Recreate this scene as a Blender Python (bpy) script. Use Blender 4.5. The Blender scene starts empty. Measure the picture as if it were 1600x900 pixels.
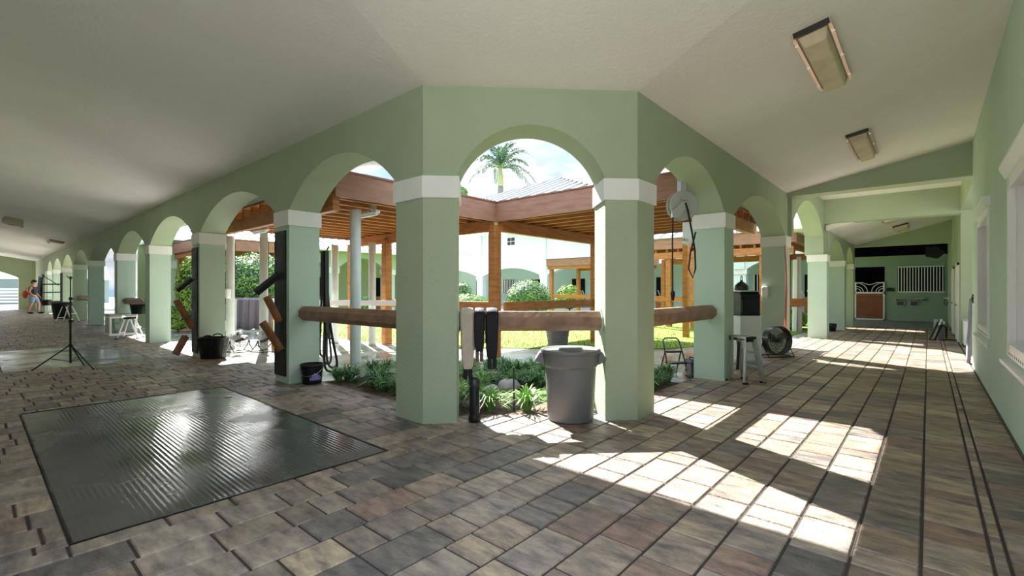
import bpy, bmesh, math, random
from mathutils import Vector, Matrix
random.seed(7)
S = bpy.context.scene
COL = S.collection
R = math.radians
V3 = Vector

# ------------------------------------------------------------------ camera
cd = bpy.data.cameras.new('camera'); cam = bpy.data.objects.new('camera', cd); COL.objects.link(cam)
cam.location = (0, 0, 1.4); cam.rotation_euler = (R(90), 0, R(41.29 - 90))
cd.sensor_width = 36; cd.lens = 36 * 741.16 / 1600; cd.shift_y = 3.49 / 1600; cd.clip_end = 600; cd.clip_start = .05
S.camera = cam
# ------------------------------------------------------------------ exposure
S.view_settings.view_transform = 'Standard'; S.view_settings.look = 'None'
S.view_settings.gamma = 1; S.view_settings.use_curve_mapping = False
S.view_settings.exposure = 1.06
S.cycles.diffuse_bounces = 7; S.cycles.max_bounces = 12
SUN_E, SKY_E = 13.0, 1.0
# ------------------------------------------------------------------ sun
sd = bpy.data.lights.new('sun', 'SUN'); so = bpy.data.objects.new('sun', sd); COL.objects.link(so)
sd.energy = SUN_E; sd.angle = R(.6); sd.color = (1, .955, .88)
so.location = (4, 9, 12)
so.rotation_euler = V3((.42, 1.0, 1.0)).to_track_quat('Z', 'Y').to_euler()
# ------------------------------------------------------------------ sky with clouds
w = bpy.data.worlds.new('sky'); S.world = w; w.use_nodes = True
nt = w.node_tree; nt.nodes.clear()
def N(t, **k):
    n = nt.nodes.new(t)
    for a, b in k.items(): setattr(n, a, b)
    return n
L = lambda a, b: nt.links.new(a, b)
tc = N('ShaderNodeTexCoord'); mp = N('ShaderNodeMapping'); mp.inputs['Scale'].default_value = (1, 1, 2.2); mp.inputs['Location'].default_value = (.3, .15, 0)
L(tc.outputs['Generated'], mp.inputs['Vector'])
nz = N('ShaderNodeTexNoise'); nz.inputs['Scale'].default_value = 4.2; nz.inputs['Detail'].default_value = 7; nz.inputs['Roughness'].default_value = .55
L(mp.outputs[0], nz.inputs['Vector'])
rp = N('ShaderNodeValToRGB'); rp.color_ramp.elements[0].position = .40; rp.color_ramp.elements[1].position = .58
L(nz.outputs['Fac'], rp.inputs['Fac'])
nz2 = N('ShaderNodeTexNoise'); nz2.inputs['Scale'].default_value = 9; nz2.inputs['Detail'].default_value = 6
L(mp.outputs[0], nz2.inputs['Vector'])
cl = N('ShaderNodeMix', data_type='RGBA'); cl.inputs[6].default_value = (.42, .45, .50, 1); cl.inputs[7].default_value = (.82, .83, .86, 1)
rp2 = N('ShaderNodeValToRGB'); rp2.color_ramp.elements[0].position = .35; rp2.color_ramp.elements[1].position = .6
L(nz2.outputs['Fac'], rp2.inputs['Fac']); L(rp2.outputs[0], cl.inputs[0])
sk = N('ShaderNodeMix', data_type='RGBA'); sk.inputs[6].default_value = (.30, .48, .72, 1)
L(rp.outputs[0], sk.inputs[0]); L(cl.outputs[2], sk.inputs[7])
# an overcast-like dome: the zenith is about three times as bright as the horizon
sx = N('ShaderNodeSeparateXYZ'); L(tc.outputs['Generated'], sx.inputs[0])
mr_ = N('ShaderNodeMapRange'); mr_.inputs['From Min'].default_value = .12; mr_.inputs['From Max'].default_value = .8; mr_.inputs['To Min'].default_value = .6 * SKY_E; mr_.inputs['To Max'].default_value = 2.6 * SKY_E; L(sx.outputs['Z'], mr_.inputs['Value'])
bg = N('ShaderNodeBackground'); L(sk.outputs[2], bg.inputs['Color']); L(mr_.outputs[0], bg.inputs['Strength'])
ow = N('ShaderNodeOutputWorld'); L(bg.outputs[0], ow.inputs['Surface'])

# ------------------------------------------------------------------ materials
MATS = {}
def mat(name, col, rough=.6, metal=0.0, bump=None, var=None, spec=.5, stretch=None, alpha=None, rvar=None):
    """bump=(scale,strength,detail), var=(scale,colour2,lo,hi), stretch=object-space scale, rvar=(scale,rough2,lo,hi)"""
    m = bpy.data.materials.new(name); m.use_nodes = True; t = m.node_tree
    p = t.nodes['Principled BSDF']; p.inputs['Base Color'].default_value = (*col, 1)
    p.inputs['Roughness'].default_value = rough; p.inputs['Metallic'].default_value = metal
    p.inputs['Specular IOR Level'].default_value = spec
    co = t.nodes.new('ShaderNodeTexCoord'); mp = t.nodes.new('ShaderNodeMapping')
    t.links.new(co.outputs['Object'], mp.inputs['Vector'])
    if stretch: mp.inputs['Scale'].default_value = stretch
    def ramp(sc, lo, hi, det=5):
        n = t.nodes.new('ShaderNodeTexNoise'); n.inputs['Scale'].default_value = sc; n.inputs['Detail'].default_value = det
        t.links.new(mp.outputs[0], n.inputs['Vector'])
        r = t.nodes.new('ShaderNodeMapRange'); r.inputs['From Min'].default_value = lo; r.inputs['From Max'].default_value = hi
        t.links.new(n.outputs['Fac'], r.inputs['Value']); return r.outputs[0]
    if var:
        x = t.nodes.new('ShaderNodeMix'); x.data_type = 'RGBA'; x.inputs[6].default_value = (*col, 1); x.inputs[7].default_value = (*var[1], 1)
        t.links.new(ramp(var[0], var[2], var[3]), x.inputs[0]); t.links.new(x.outputs[2], p.inputs['Base Color'])
    if rvar:
        x = t.nodes.new('ShaderNodeMix'); x.inputs[2].default_value = rough; x.inputs[3].default_value = rvar[1]
        t.links.new(ramp(rvar[0], rvar[2], rvar[3]), x.inputs[0]); t.links.new(x.outputs[0], p.inputs['Roughness'])
    if bump:
        n = t.nodes.new('ShaderNodeTexNoise'); n.inputs['Scale'].default_value = bump[0]; n.inputs['Detail'].default_value = bump[2] if len(bump) > 2 else 4
        t.links.new(mp.outputs[0], n.inputs['Vector'])
        b = t.nodes.new('ShaderNodeBump'); b.inputs['Strength'].default_value = bump[1]; b.inputs['Distance'].default_value = .02
        t.links.new(n.outputs['Fac'], b.inputs['Height']); t.links.new(b.outputs[0], p.inputs['Normal'])
    MATS[name] = m; return m

STUCCO_SHADE = mat('sage_stucco_shade', (.385, .455, .315), .75, bump=(38, .35, 5), var=(1.1, (.355, .425, .29), .4, .65))  # same wall paint darkened: shade of the front faces is in the colour
STUCCO_LIT = mat('sage_stucco_lit', (.49, .62, .51), .75, bump=(38, .25, 5), var=(.8, (.45, .58, .47), .4, .65))  # same paint lightened: light falling on the pillars is put into the colour
PALE = mat('pale_stucco', (.72, .80, .79), .8, bump=(30, .2), var=(.5, (.67, .76, .75), .4, .65))
TRIMW = mat('white_trim', (.80, .80, .77), .6, bump=(60, .12), var=(2, (.74, .74, .71), .5, .75))
CEIL = mat('ceiling_plaster', (.80, .79, .74), .8, bump=(26, .4, 6), var=(.6, (.76, .75, .70), .4, .65))
WINW = mat('white_vinyl', (.85, .86, .86), .35)
GLASSY = mat('window_pane', (.30, .34, .34), .12, var=(1.5, (.42, .45, .44), .4, .6))
DARK = mat('interior_shade', (.012, .014, .013), .9, spec=0)  # near-black colour stands in for the shade of hall and doorways
CEDAR = mat('cedar_orange_glow', (.42, .165, .045), .55, bump=(9, .25, 6), var=(3.0, (.29, .10, .028), .42, .66), stretch=(1, 1, 6))  # orange bounce glow under the pergolas is put into this wood colour
FASC = mat('cedar_fascia', (.33, .17, .105), .55, bump=(9, .2, 6), var=(2.5, (.26, .12, .075), .42, .68), stretch=(1, 1, 5))  # same cedar toned apart, without the orange bounce glow
RAILW = mat('weathered_rail', (.30, .17, .105), .5, bump=(12, .35, 6), var=(6, (.19, .10, .06), .40, .66))
RACKW = mat('varnished_rack', (.30, .12, .045), .35, bump=(12, .2, 5), var=(7, (.17, .06, .025), .4, .66))
ROOF = mat('metal_roof', (.62, .64, .65), .4, .3, var=(.8, (.55, .57, .58), .4, .65))
SEAM = mat('roof_seam', (.32, .34, .35), .5, .3)
PVC = mat('white_pole', (.66, .71, .70), .35, var=(4, (.60, .66, .65), .4, .7))
BLACKP = mat('black_plastic', (.009, .010, .012), .35, bump=(80, .05), spec=.3)
RUBBER = mat('black_rubber', (.012, .013, .015), .36, spec=.3, bump=(50, .15), rvar=(3, .55, .4, .6))
GREYP = mat('grey_plastic', (.15, .155, .155), .42, bump=(70, .06), var=(2.2, (.125, .13, .13), .4, .7))
GREYL = mat('light_grey_plastic', (.42, .44, .44), .4)
WHITEP = mat('white_plastic', (.78, .80, .78), .4, var=(3, (.70, .72, .70), .45, .7))
ALU = mat('aluminium', (.66, .67, .67), .32, .85, var=(5, (.55, .56, .56), .4, .7))
STEEL = mat('dark_steel', (.06, .062, .065), .35, .7)
CHROME = mat('bright_wire', (.62, .62, .61), .22, 1.0)
REDC = mat('red_cord', (.62, .10, .06), .45)
WHITEM = mat('white_enamel', (.82, .83, .82), .3)
FLEECE = mat('cream_fleece', (.62, .55, .45), .95, bump=(130, .7, 5), var=(9, (.52, .45, .35), .4, .7))
BLKLEA = mat('black_leather', (.010, .010, .011), .5, bump=(60, .2), spec=.2)
BRNLEA = mat('brown_leather', (.10, .05, .03), .5)
TARP = mat('plum_tarp', (.12, .105, .125), .7, bump=(14, .4))
GREYCOV = mat('grey_cover', (.19, .19, .22), .75, bump=(22, .4))
SOIL = mat('mulch_soil', (.11, .075, .05), .95, bump=(30, .9, 8), var=(12, (.26, .20, .14), .45, .68))
LAWN = mat('lawn_turf', (.15, .25, .018), .9, bump=(60, .8, 6), var=(3, (.21, .30, .028), .4, .65))
BLADE = mat('grass_blade', (.17, .28, .02), .7, var=(2, (.23, .33, .035), .4, .6))
LIRI = mat('liriope_leaf', (.055, .17, .055), .4, var=(3, (.12, .28, .06), .4, .65))
LIRI2 = mat('liriope_leaf_bright', (.13, .30, .05), .4, var=(3, (.22, .42, .09), .4, .65))
LEAF = mat('hedge_leaf', (.07, .19, .03), .5, var=(3, (.21, .34, .07), .42, .62))
LEAFY = mat('bright_leaf', (.17, .33, .03), .5, var=(3, (.30, .44, .07), .42, .62))
LEAFD = mat('leaf_shade', (.025, .075, .03), .6)  # leaf green darkened to hold the shade inside the shrubs
PALML = mat('palm_frond', (.025, .085, .035), .5, var=(1, (.07, .16, .045), .4, .62))
TRUNK = mat('palm_trunk', (.22, .21, .18), .8, var=(1.5, (.15, .145, .12), .4, .6))
BARK = mat('bark', (.14, .10, .07), .9)
STONE = mat('stone', (.36, .36, .38), .85, bump=(12, .5), var=(5, (.25, .25, .27), .4, .6))
AMBER = mat('amber_bottle', (.45, .20, .02), .25)
LAV = mat('lavender_label', (.24, .20, .52), .5)
SKIN = mat('skin', (.42, .22, .15), .55)
SHIRT = mat('black_cotton', (.015, .015, .017), .85, bump=(50, .2))
DENIM = mat('blue_denim', (.15, .24, .33), .85, bump=(60, .2), var=(6, (.20, .30, .40), .4, .6))
REDB = mat('red_fabric', (.60, .06, .05), .7)
DIFF = mat('lamp_diffuser', (.66, .58, .40), .5, var=(5, (.52, .44, .30), .4, .7))
COPPER = mat('pinkish_metal', (.70, .58, .50), .3, .7)
BEIGE = mat('beige_housing', (.48, .44, .34), .5)

# pavers: one tint per stone, mottled, slightly damp
PAVER = bpy.data.materials.new('paver'); PAVER.use_nodes = True
t = PAVER.node_tree; p = t.nodes['Principled BSDF']
at = t.nodes.new('ShaderNodeAttribute'); at.attribute_name = 'tint'
co = t.nodes.new('ShaderNodeTexCoord')
mpp = t.nodes.new('ShaderNodeMapping'); mpp.inputs['Scale'].default_value = (2.6, .9, 1); t.links.new(co.outputs['Object'], mpp.inputs['Vector'])
n1 = t.nodes.new('ShaderNodeTexNoise'); n1.inputs['Scale'].default_value = 4.5; n1.inputs['Detail'].default_value = 8; n1.inputs['Roughness'].default_value = .65
t.links.new(mpp.outputs[0], n1.inputs['Vector'])
r1 = t.nodes.new('ShaderNodeValToRGB'); e = r1.color_ramp.elements
e[0].position = .34; e[0].color = (.42, .42, .46, 1); e[1].position = .66; e[1].color = (1.5, 1.38, 1.15, 1)
t.links.new(n1.outputs['Fac'], r1.inputs['Fac'])
mx = t.nodes.new('ShaderNodeMix'); mx.data_type = 'RGBA'; mx.blend_type = 'MULTIPLY'; mx.inputs[0].default_value = 1
t.links.new(at.outputs['Color'], mx.inputs[6]); t.links.new(r1.outputs[0], mx.inputs[7]); t.links.new(mx.outputs[2], p.inputs['Base Color'])
n2 = t.nodes.new('ShaderNodeTexNoise'); n2.inputs['Scale'].default_value = 55; n2.inputs['Detail'].default_value = 6
t.links.new(co.outputs['Object'], n2.inputs['Vector'])
ad = t.nodes.new('ShaderNodeMath'); ad.operation = 'MULTIPLY_ADD'; ad.inputs[1].default_value = 2.0
t.links.new(n1.outputs['Fac'], ad.inputs[0]); t.links.new(n2.outputs['Fac'], ad.inputs[2])
bp = t.nodes.new('ShaderNodeBump'); bp.inputs['Strength'].default_value = .45; bp.inputs['Distance'].default_value = .012
t.links.new(ad.outputs[0], bp.inputs['Height']); t.links.new(bp.outputs[0], p.inputs['Normal'])
p.inputs['Roughness'].default_value = .46
JOINT = mat('joint_sand', (.05, .042, .035), .95, bump=(60, .5))

# wet ribbed rubber mats
def wetmat(name, col, rib):
    m = bpy.data.materials.new(name); m.use_nodes = True; t = m.node_tree; p = t.nodes['Principled BSDF']
    co = t.nodes.new('ShaderNodeTexCoord')
    n = t.nodes.new('ShaderNodeTexNoise'); n.inputs['Scale'].default_value = 1.3; n.inputs['Detail'].default_value = 5; t.links.new(co.outputs['Object'], n.inputs['Vector'])
    r = t.nodes.new('ShaderNodeMapRange'); r.inputs['From Min'].default_value = .36; r.inputs['From Max'].default_value = .62; r.inputs['To Min'].default_value = .06; r.inputs['To Max'].default_value = .32
    t.links.new(n.outputs['Fac'], r.inputs['Value']); t.links.new(r.outputs[0], p.inputs['Roughness'])
    x = t.nodes.new('ShaderNodeMix'); x.data_type = 'RGBA'; x.inputs[6].default_value = (*col, 1); x.inputs[7].default_value = (col[0] * 1.7, col[1] * 1.7, col[2] * 1.65, 1)
    t.links.new(n.outputs['Fac'], x.inputs[0]); t.links.new(x.outputs[2], p.inputs['Base Color'])
    n2 = t.nodes.new('ShaderNodeTexNoise'); n2.inputs['Scale'].default_value = 45; n2.inputs['Detail'].default_value = 3; t.links.new(co.outputs['Object'], n2.inputs['Vector'])
    b = t.nodes.new('ShaderNodeBump'); b.inputs['Strength'].default_value = .06; b.inputs['Distance'].default_value = .006; t.links.new(n2.outputs['Fac'], b.inputs['Height'])
    if rib:
        wv = t.nodes.new('ShaderNodeTexWave'); wv.inputs['Scale'].default_value = rib; wv.bands_direction = 'X'; t.links.new(co.outputs['Object'], wv.inputs['Vector'])
        b2 = t.nodes.new('ShaderNodeBump'); b2.inputs['Strength'].default_value = .22; b2.inputs['Distance'].default_value = .004
        t.links.new(wv.outputs['Fac'], b2.inputs['Height']); t.links.new(b.outputs[0], b2.inputs['Normal']); t.links.new(b2.outputs[0], p.inputs['Normal'])
    else: t.links.new(b.outputs[0], p.inputs['Normal'])
    return m
WETMAT = wetmat('wet_rubber', (.035, .036, .037), 9)
WETCON = wetmat('wet_concrete', (.32, .32, .31), 0)
MATG = wetmat('grey_stall_mat', (.06, .068, .066), 0)

# ------------------------------------------------------------------ mesh helpers
class MB:
    def __init__(s): s.bm = bmesh.new()
    def face(s, pts):
        return s.bm.faces.new([s.bm.verts.new(p) for p in pts])
    def box(s, x0, x1, y0, y1, z0, z1, M=None):
        c = [V3((x, y, z)) for z in (z0, z1) for y in (y0, y1) for x in (x0, x1)]
        if M: c = [M @ q for q in c]
        v = [s.bm.verts.new(q) for q in c]
        for f in ((0, 2, 3, 1), (4, 5, 7, 6), (0, 1, 5, 4), (2, 6, 7, 3), (0, 4, 6, 2), (1, 3, 7, 5)): s.bm.faces.new([v[i] for i in f])
        return s
    def cbox(s, c, d, rot=None):
        M = Matrix.Translation(c) @ (rot.to_4x4() if rot else Matrix())
        return s.box(-d[0] / 2, d[0] / 2, -d[1] / 2, d[1] / 2, -d[2] / 2, d[2] / 2, M)
    def beam(s, p0, p1, w, h, up=(0, 0, 1)):
        p0, p1 = V3(p0), V3(p1); d = p1 - p0; l = d.length; x = d.normalized(); y = V3(up).cross(x)
        if y.length < 1e-4: y = V3((0, 1, 0)).cross(x)
        y.normalize(); z = x.cross(y)
        M = Matrix(((x.x, y.x, z.x, p0.x), (x.y, y.y, z.y, p0.y), (x.z, y.z, z.z, p0.z), (0, 0, 0, 1)))
        return s.box(0, l, -w / 2, w / 2, -h / 2, h / 2, M)
    def prism(s, pts, a, b, O=(0, 0, 0), U=(1, 0, 0), Vv=(0, 1, 0), W=(0, 0, 1)):
        O, U, Vv, W = map(V3, (O, U, Vv, W))
        lo = [s.bm.verts.new(O + U * u + Vv * q + W * a) for u, q in pts]; hi = [s.bm.verts.new(O + U * u + Vv * q + W * b) for u, q in pts]
        n = len(pts); s.bm.faces.new(lo[::-1]); s.bm.faces.new(hi)
        for i in range(n): s.bm.faces.new([lo[i], lo[(i + 1) % n], hi[(i + 1) % n], hi[i]])
        return s
    def tube(s, pts, r, n=8, cap=True, closed=False):
        pts = [V3(q) for q in pts]; k = len(pts); rs = r if isinstance(r, (list, tuple)) else [r] * k; rings = []; prev = None
        for i, q in enumerate(pts):
            a = pts[i - 1] if (i or closed) else q; b = pts[(i + 1) % k] if (i < k - 1 or closed) else q
            d = (b - a).normalized()
            if prev is None:
                u = d.cross(V3((0, 0, 1)));
                if u.length < .05: u = d.cross(V3((1, 0, 0)))
            else: u = prev - d * prev.dot(d)
            u.normalize(); prev = u; v = d.cross(u)
            rings.append([s.bm.verts.new(q + (u * math.cos(2 * math.pi * j / n) + v * math.sin(2 * math.pi * j / n)) * rs[i]) for j in range(n)])
        for i in range(k if closed else k - 1):
            A, B = rings[i], rings[(i + 1) % k]
            for j in range(n): s.bm.faces.new([A[j], A[(j + 1) % n], B[(j + 1) % n], B[j]])
        if cap and not closed: s.bm.faces.new(rings[0][::-1]); s.bm.faces.new(rings[-1])
        return s
    def lathe(s, prof, O=(0, 0, 0), n=28, M=None):
        O = V3(O); rings = []
        for r, z in prof:
            rings.append([s.bm.verts.new((M @ V3((r * math.cos(2 * math.pi * j / n), r * math.sin(2 * math.pi * j / n), z)) if M else V3((r * math.cos(2 * math.pi * j / n), r * math.sin(2 * math.pi * j / n), z))) + O) for j in range(n)])
        for A, B in zip(rings, rings[1:]):
            for j in range(n): s.bm.faces.new([A[j], A[(j + 1) % n], B[(j + 1) % n], B[j]])
        s.bm.faces.new(rings[0][::-1]); s.bm.faces.new(rings[-1]); return s
    def ell(s, c, rad, seg=16, ring=10):
        return s.lathe([(max(1e-3, math.sin(math.pi * i / ring)) * 1, -math.cos(math.pi * i / ring)) for i in range(ring + 1)], c, seg, Matrix.Diagonal((*rad, 1)))
    def build(s, name, m, parent=None, smooth=False, bevel=0, loc=None, recalc=True, solid=0):
        if recalc: bmesh.ops.recalc_face_normals(s.bm, faces=s.bm.faces)
        me = bpy.data.meshes.new(name); s.bm.to_mesh(me); s.bm.free()
        me.materials.append(m); o = bpy.data.objects.new(name, me); COL.objects.link(o)
        if smooth:
            me.polygons.foreach_set('use_smooth', [True] * len(me.polygons))
            try: me.set_sharp_from_angle(angle=R(40))
            except Exception: pass
        if solid: q = o.modifiers.new('solid', 'SOLIDIFY'); q.thickness = solid; q.offset = 0
        if bevel: q = o.modifiers.new('bevel', 'BEVEL'); q.width = bevel; q.segments = 2; q.limit_method = 'ANGLE'; q.angle_limit = R(40)
        if parent: o.parent = parent
        if loc: o.location = loc
        return o
def tag(o, label, cat, group=None, kind=None):
    o['label'] = label; o['category'] = cat
    o['kind'] = kind or 'thing'
    if group: o['group'] = group
    return o
def thing(name, label, cat, loc=(0, 0, 0), rz=0, group=None):
    o = bpy.data.objects.new(name, None); COL.objects.link(o); o.location = loc; o.rotation_euler = (0, 0, rz); o.empty_display_size = .1
    return tag(o, label, cat, group)
def struct(name, mb, m, **k):
    o = mb.build(name, m, **k)
    if not o.parent: o['kind'] = 'structure'
    return o
def dup(root, loc, rz=0, label=None, group=None):
    r = root.copy(); COL.objects.link(r); r.location = loc; r.rotation_euler = (0, 0, rz)
    if label: r['label'] = label
    if group: r['group'] = group
    for ch in list(root.children):
        c = ch.copy(); COL.objects.link(c); c.parent = r
        for g in list(ch.children):
            d = g.copy(); COL.objects.link(d); d.parent = c
    return r
def arc(a, b, spring, rise, n=28):
    h = (b - a) / 2; rr = (h * h + rise * rise) / (2 * rise); c = spring + rise - rr; th = math.asin(min(1, h / rr))
    if rise > h: th = math.pi - th
    return [((a + b) / 2 + rr * math.sin(-th + 2 * th * i / n), c + rr * math.cos(-th + 2 * th * i / n)) for i in range(n + 1)]
def arch_wall(mb, O, U, W, poly, top, th):
    """vertical wall: bottom outline poly [(u,z)], flat top, thickness th along W"""
    O, U, W = V3(O), V3(U), V3(W); Z = V3((0, 0, 1))
    P = lambda u, z, k: O + U * u + Z * z + W * (th * k)
    for (u0, z0), (u1, z1) in zip(poly, poly[1:]):
        mb.face([P(u0, z0, 0), P(u1, z1, 0), P(u1, z1, 1), P(u0, z0, 1)])
        if abs(u1 - u0) < 1e-6: continue
        for k in (0, 1): mb.face([P(u0, z0, k), P(u1, z1, k), P(u1, top, k), P(u0, top, k)])
        mb.face([P(u0, top, 0), P(u1, top, 0), P(u1, top, 1), P(u0, top, 1)])
    for u, z in (poly[0], poly[-1]): mb.face([P(u, z, 0), P(u, z, 1), P(u, top, 1), P(u, top, 0)])
    bmesh.ops.remove_doubles(mb.bm, verts=mb.bm.verts, dist=1e-4)
def hole_wall(mb, O, U, W, u0, u1, z0, z1, holes, th):
    O, U, W = V3(O), V3(U), V3(W); Z = V3((0, 0, 1)); P = lambda u, z, k: O + U * u + Z * z + W * (th * k)
    us = sorted({u0, u1, *[h[0] for h in holes], *[h[1] for h in holes]}); zs = sorted({z0, z1, *[h[2] for h in holes], *[h[3] for h in holes]})
    def solid(i, j):
        if not (0 <= i < len(us) - 1 and 0 <= j < len(zs) - 1): return False
        a, b = (us[i] + us[i + 1]) / 2, (zs[j] + zs[j + 1]) / 2
        return not any(h[0] < a < h[1] and h[2] < b < h[3] for h in holes)
    for i in range(len(us) - 1):
        for j in range(len(zs) - 1):
            if not solid(i, j): continue
            a, b, c, d = us[i], us[i + 1], zs[j], zs[j + 1]
            for k in (0, 1): mb.face([P(a, c, k), P(b, c, k), P(b, d, k), P(a, d, k)])
            if not solid(i - 1, j): mb.face([P(a, c, 0), P(a, d, 0), P(a, d, 1), P(a, c, 1)])
            if not solid(i + 1, j): mb.face([P(b, c, 0), P(b, d, 0), P(b, d, 1), P(b, c, 1)])
            if not solid(i, j - 1): mb.face([P(a, c, 0), P(b, c, 0), P(b, c, 1), P(a, c, 1)])
            if not solid(i, j + 1): mb.face([P(a, d, 0), P(b, d, 0), P(b, d, 1), P(a, d, 1)])
    bmesh.ops.remove_doubles(mb.bm, verts=mb.bm.verts, dist=1e-4)
# ================================================================== SETTING
XL, YR, TH = 3.12, 2.36, .47
q2 = 1 / math.sqrt(2)
LP = [(7.16, 7.64), (11.36, 11.84), (15.56, 16.04), (19.8, 20.28), (25.4, 25.88), (29.8, 30.28), (34.0, 34.48), (38.2, 38.68), (41.4, 41.88)]
RP = [(7.64, 8.1), (11.75, 12.21)]
RP2 = [(16.2, 16.66), (20.04, 20.5), (22.6, 23.06)]
SP, RISE = 2.6, .56
# ---- pavers
def pavers():
    mb = MB(); bm = mb.bm; tint = bm.loops.layers.float_color.new('tint'); rnd = random.Random(3)
    mats = [(.36, 2.40, 3.55, 7.72), (.34, 2.42, 11.82, 16.0)]
    edges = [-.595, -.315, -.25, .03]
    while edges[-1] < 50: edges.append(edges[-1] + .28)
    rows = list(zip(edges, edges[1:]))
    rows2 = []
    for a, b in rows:
        cuts = [a] + sorted(c for m_ in mats for c in (m_[2], m_[3]) if a + .02 < c < b - .02) + [b]
        rows2 += list(zip(cuts, cuts[1:]))
    tones = [(.20, .19, .175), (.235, .22, .20), (.27, .25, .225), (.15, .148, .146), (.31, .28, .235), (.215, .19, .17), (.25, .22, .19)]
    warm = [(.34, .30, .235), (.29, .235, .19), (.235, .205, .175), (.37, .33, .255), (.26, .20, .17), (.17, .162, .158), (.31, .265, .21)]
    for a, b in rows2:
        ym = (a + b) / 2
        if ym < 2.83: spans = [(-1.5, 28.0)]
        elif ym < 4.0: spans = [(-1.5, None)]
        else: spans = [(-1.5, 3.56)]
        if ym < -.25 + .001 and ym > -.315: lens = [.16, .22, .28]
        else: lens = [.20, .30, .36, .44]
        for s0, s1 in spans:
            segs = []
            x = s0 - rnd.random() * .3; end = s1 if s1 else 7.55 - ym
            blocks = sorted((m_[0], m_[1]) for m_ in mats if m_[2] - .01 < ym < m_[3] + .01)
            while x < end - .01:
                l = rnd.choice(lens); n = min(x + l, end)
                if end - n < .1: n = end
                nx = n
                for m0, m1 in blocks:
                    if x < m0 < n + .06: n = nx = m0
                    if m0 - .001 <= x < m1 - .001: n = None; nx = m1; break
                if n: segs.append((x, n))
                x = nx
            for x0, x1 in segs:
                g, bv, h = .0055, .008, -.012 + .003 * rnd.random()
                dz = rnd.uniform(-.0015, .0015)
                last = s1 is None and abs(x1 - end) < .01
                ra, rb = (7.55 - a, 7.55 - b) if last else (x1, x1)
                lo = [(x0 + g, a + g), (ra - g, a + g), (rb - g, b - g), (x0 + g, b - g)]
                hi = [(x0 + g + bv, a + g + bv), (ra - g - bv, a + g + bv), (rb - g - bv, b - g - bv), (x0 + g + bv, b - g - bv)]
                A = [bm.verts.new((*q, -.012)) for q in lo]; B = [bm.verts.new((*q, dz)) for q in hi]
                fs = [bm.faces.new(B)] + [bm.faces.new([A[i], A[(i + 1) % 4], B[(i + 1) % 4], B[i]]) for i in range(4)]
                wgt = min(1, max(0, (x0 - .5) / 5.0)) * (1 if ym < 3 else 0)
                c = rnd.choice(warm) if rnd.random() < .15 + .7 * wgt else rnd.choice(tones); k = rnd.uniform(.85, 1.2)
                for f in fs:
                    for l in f.loops: l[tint] = (c[0] * k, c[1] * k * .945, c[2] * k * .98, 1)
    return mb
fl = MB(); fl.prism([(-1.5, -.62), (28.1, -.62), (28.1, 2.84), (4.71, 2.84), (3.56, 3.99), (3.56, 50), (-1.5, 50)], -.22, -.009)
floor = struct('floor', fl, JOINT)
pv = pavers().build('pavers', PAVER, floor, recalc=True)
struct('floor_passage', MB().box(11.9, 17.0, -6, -.62, -.2, -.004), mat('passage_floor', (.25, .21, .17), .7, bump=(30, .3)))
struct('floor_hall', MB().box(23.3, 31, -.64, 6, -.18, .004) .box(23.06, 23.3, 2.84, 6, -.18, .004), mat('hall_floor', (.17, .175, .18), .5))
struct('floor_outside', MB().box(-14, 12, 50, 74, -.2, -.01), mat('pale_concrete', (.55, .54, .51), .7))
struct('ground', MB().box(-60, 90, -60, 140, -.6, -.26), mat('ground_earth', (.42, .40, .34), .9))
def recess_mat(name, x0, x1, y0, y1, label):
    o = MB().box(x0, x1, y0, y1, -.012, -.002).build(name, WETMAT); return tag(o, label, 'mat', 'wet rubber mats set into the paving')
o = recess_mat('rubber_mat', .365, 2.395, 3.555, 7.715, 'large wet ribbed black rubber mat in the foreground paving')
mbs = MB()
for p_, q_ in (((.365, 3.555), (.365, 7.715)), ((.365, 7.715), (2.395, 7.715)), ((2.395, 7.715), (2.395, 3.555)), ((2.395, 3.555), (.365, 3.555))):
    mbs.beam((*p_, -.002), (*q_, -.002), .012, .01)
mbs.build('edge_strip', RUBBER, o)
for p_ in ((2.12, 7.45), (2.22, 6.9)): MB().lathe([(.035, 0), (.05, .002), (.045, .006), (.02, .006)], (*p_, -.003), 14).build('anchor_cap', STEEL, o)
o = recess_mat('rubber_mat', .345, 2.415, 11.825, 15.995, 'wet black rubber mat further along, behind the black tripod stand')

# ---- courtyard ground
struct('courtyard_paving', MB().prism([(3.56, 4), (4.71, 2.84), (31, 2.84), (31, 32), (3.56, 32)], -.25, -.05), WETCON)
BED = [(3.57, 7.05), (3.57, 4.0), (4.72, 2.85), (7.15, 2.85), (7.0, 4.2), (6.2, 5.6), (4.9, 6.9)]
struct('planting_bed', MB().prism(BED, -.1, -.018), SOIL)
LAWNP = [(7.35, 12.6), (7.6, 9.3), (9.6, 6.9), (11.3, 4.8), (12.4, 4.5), (17, 3.25), (27.5, 3.25), (27.5, 23), (7.35, 23)]
struct('lawn', MB().prism(LAWNP, -.12, -.03), LAWN)

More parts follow.
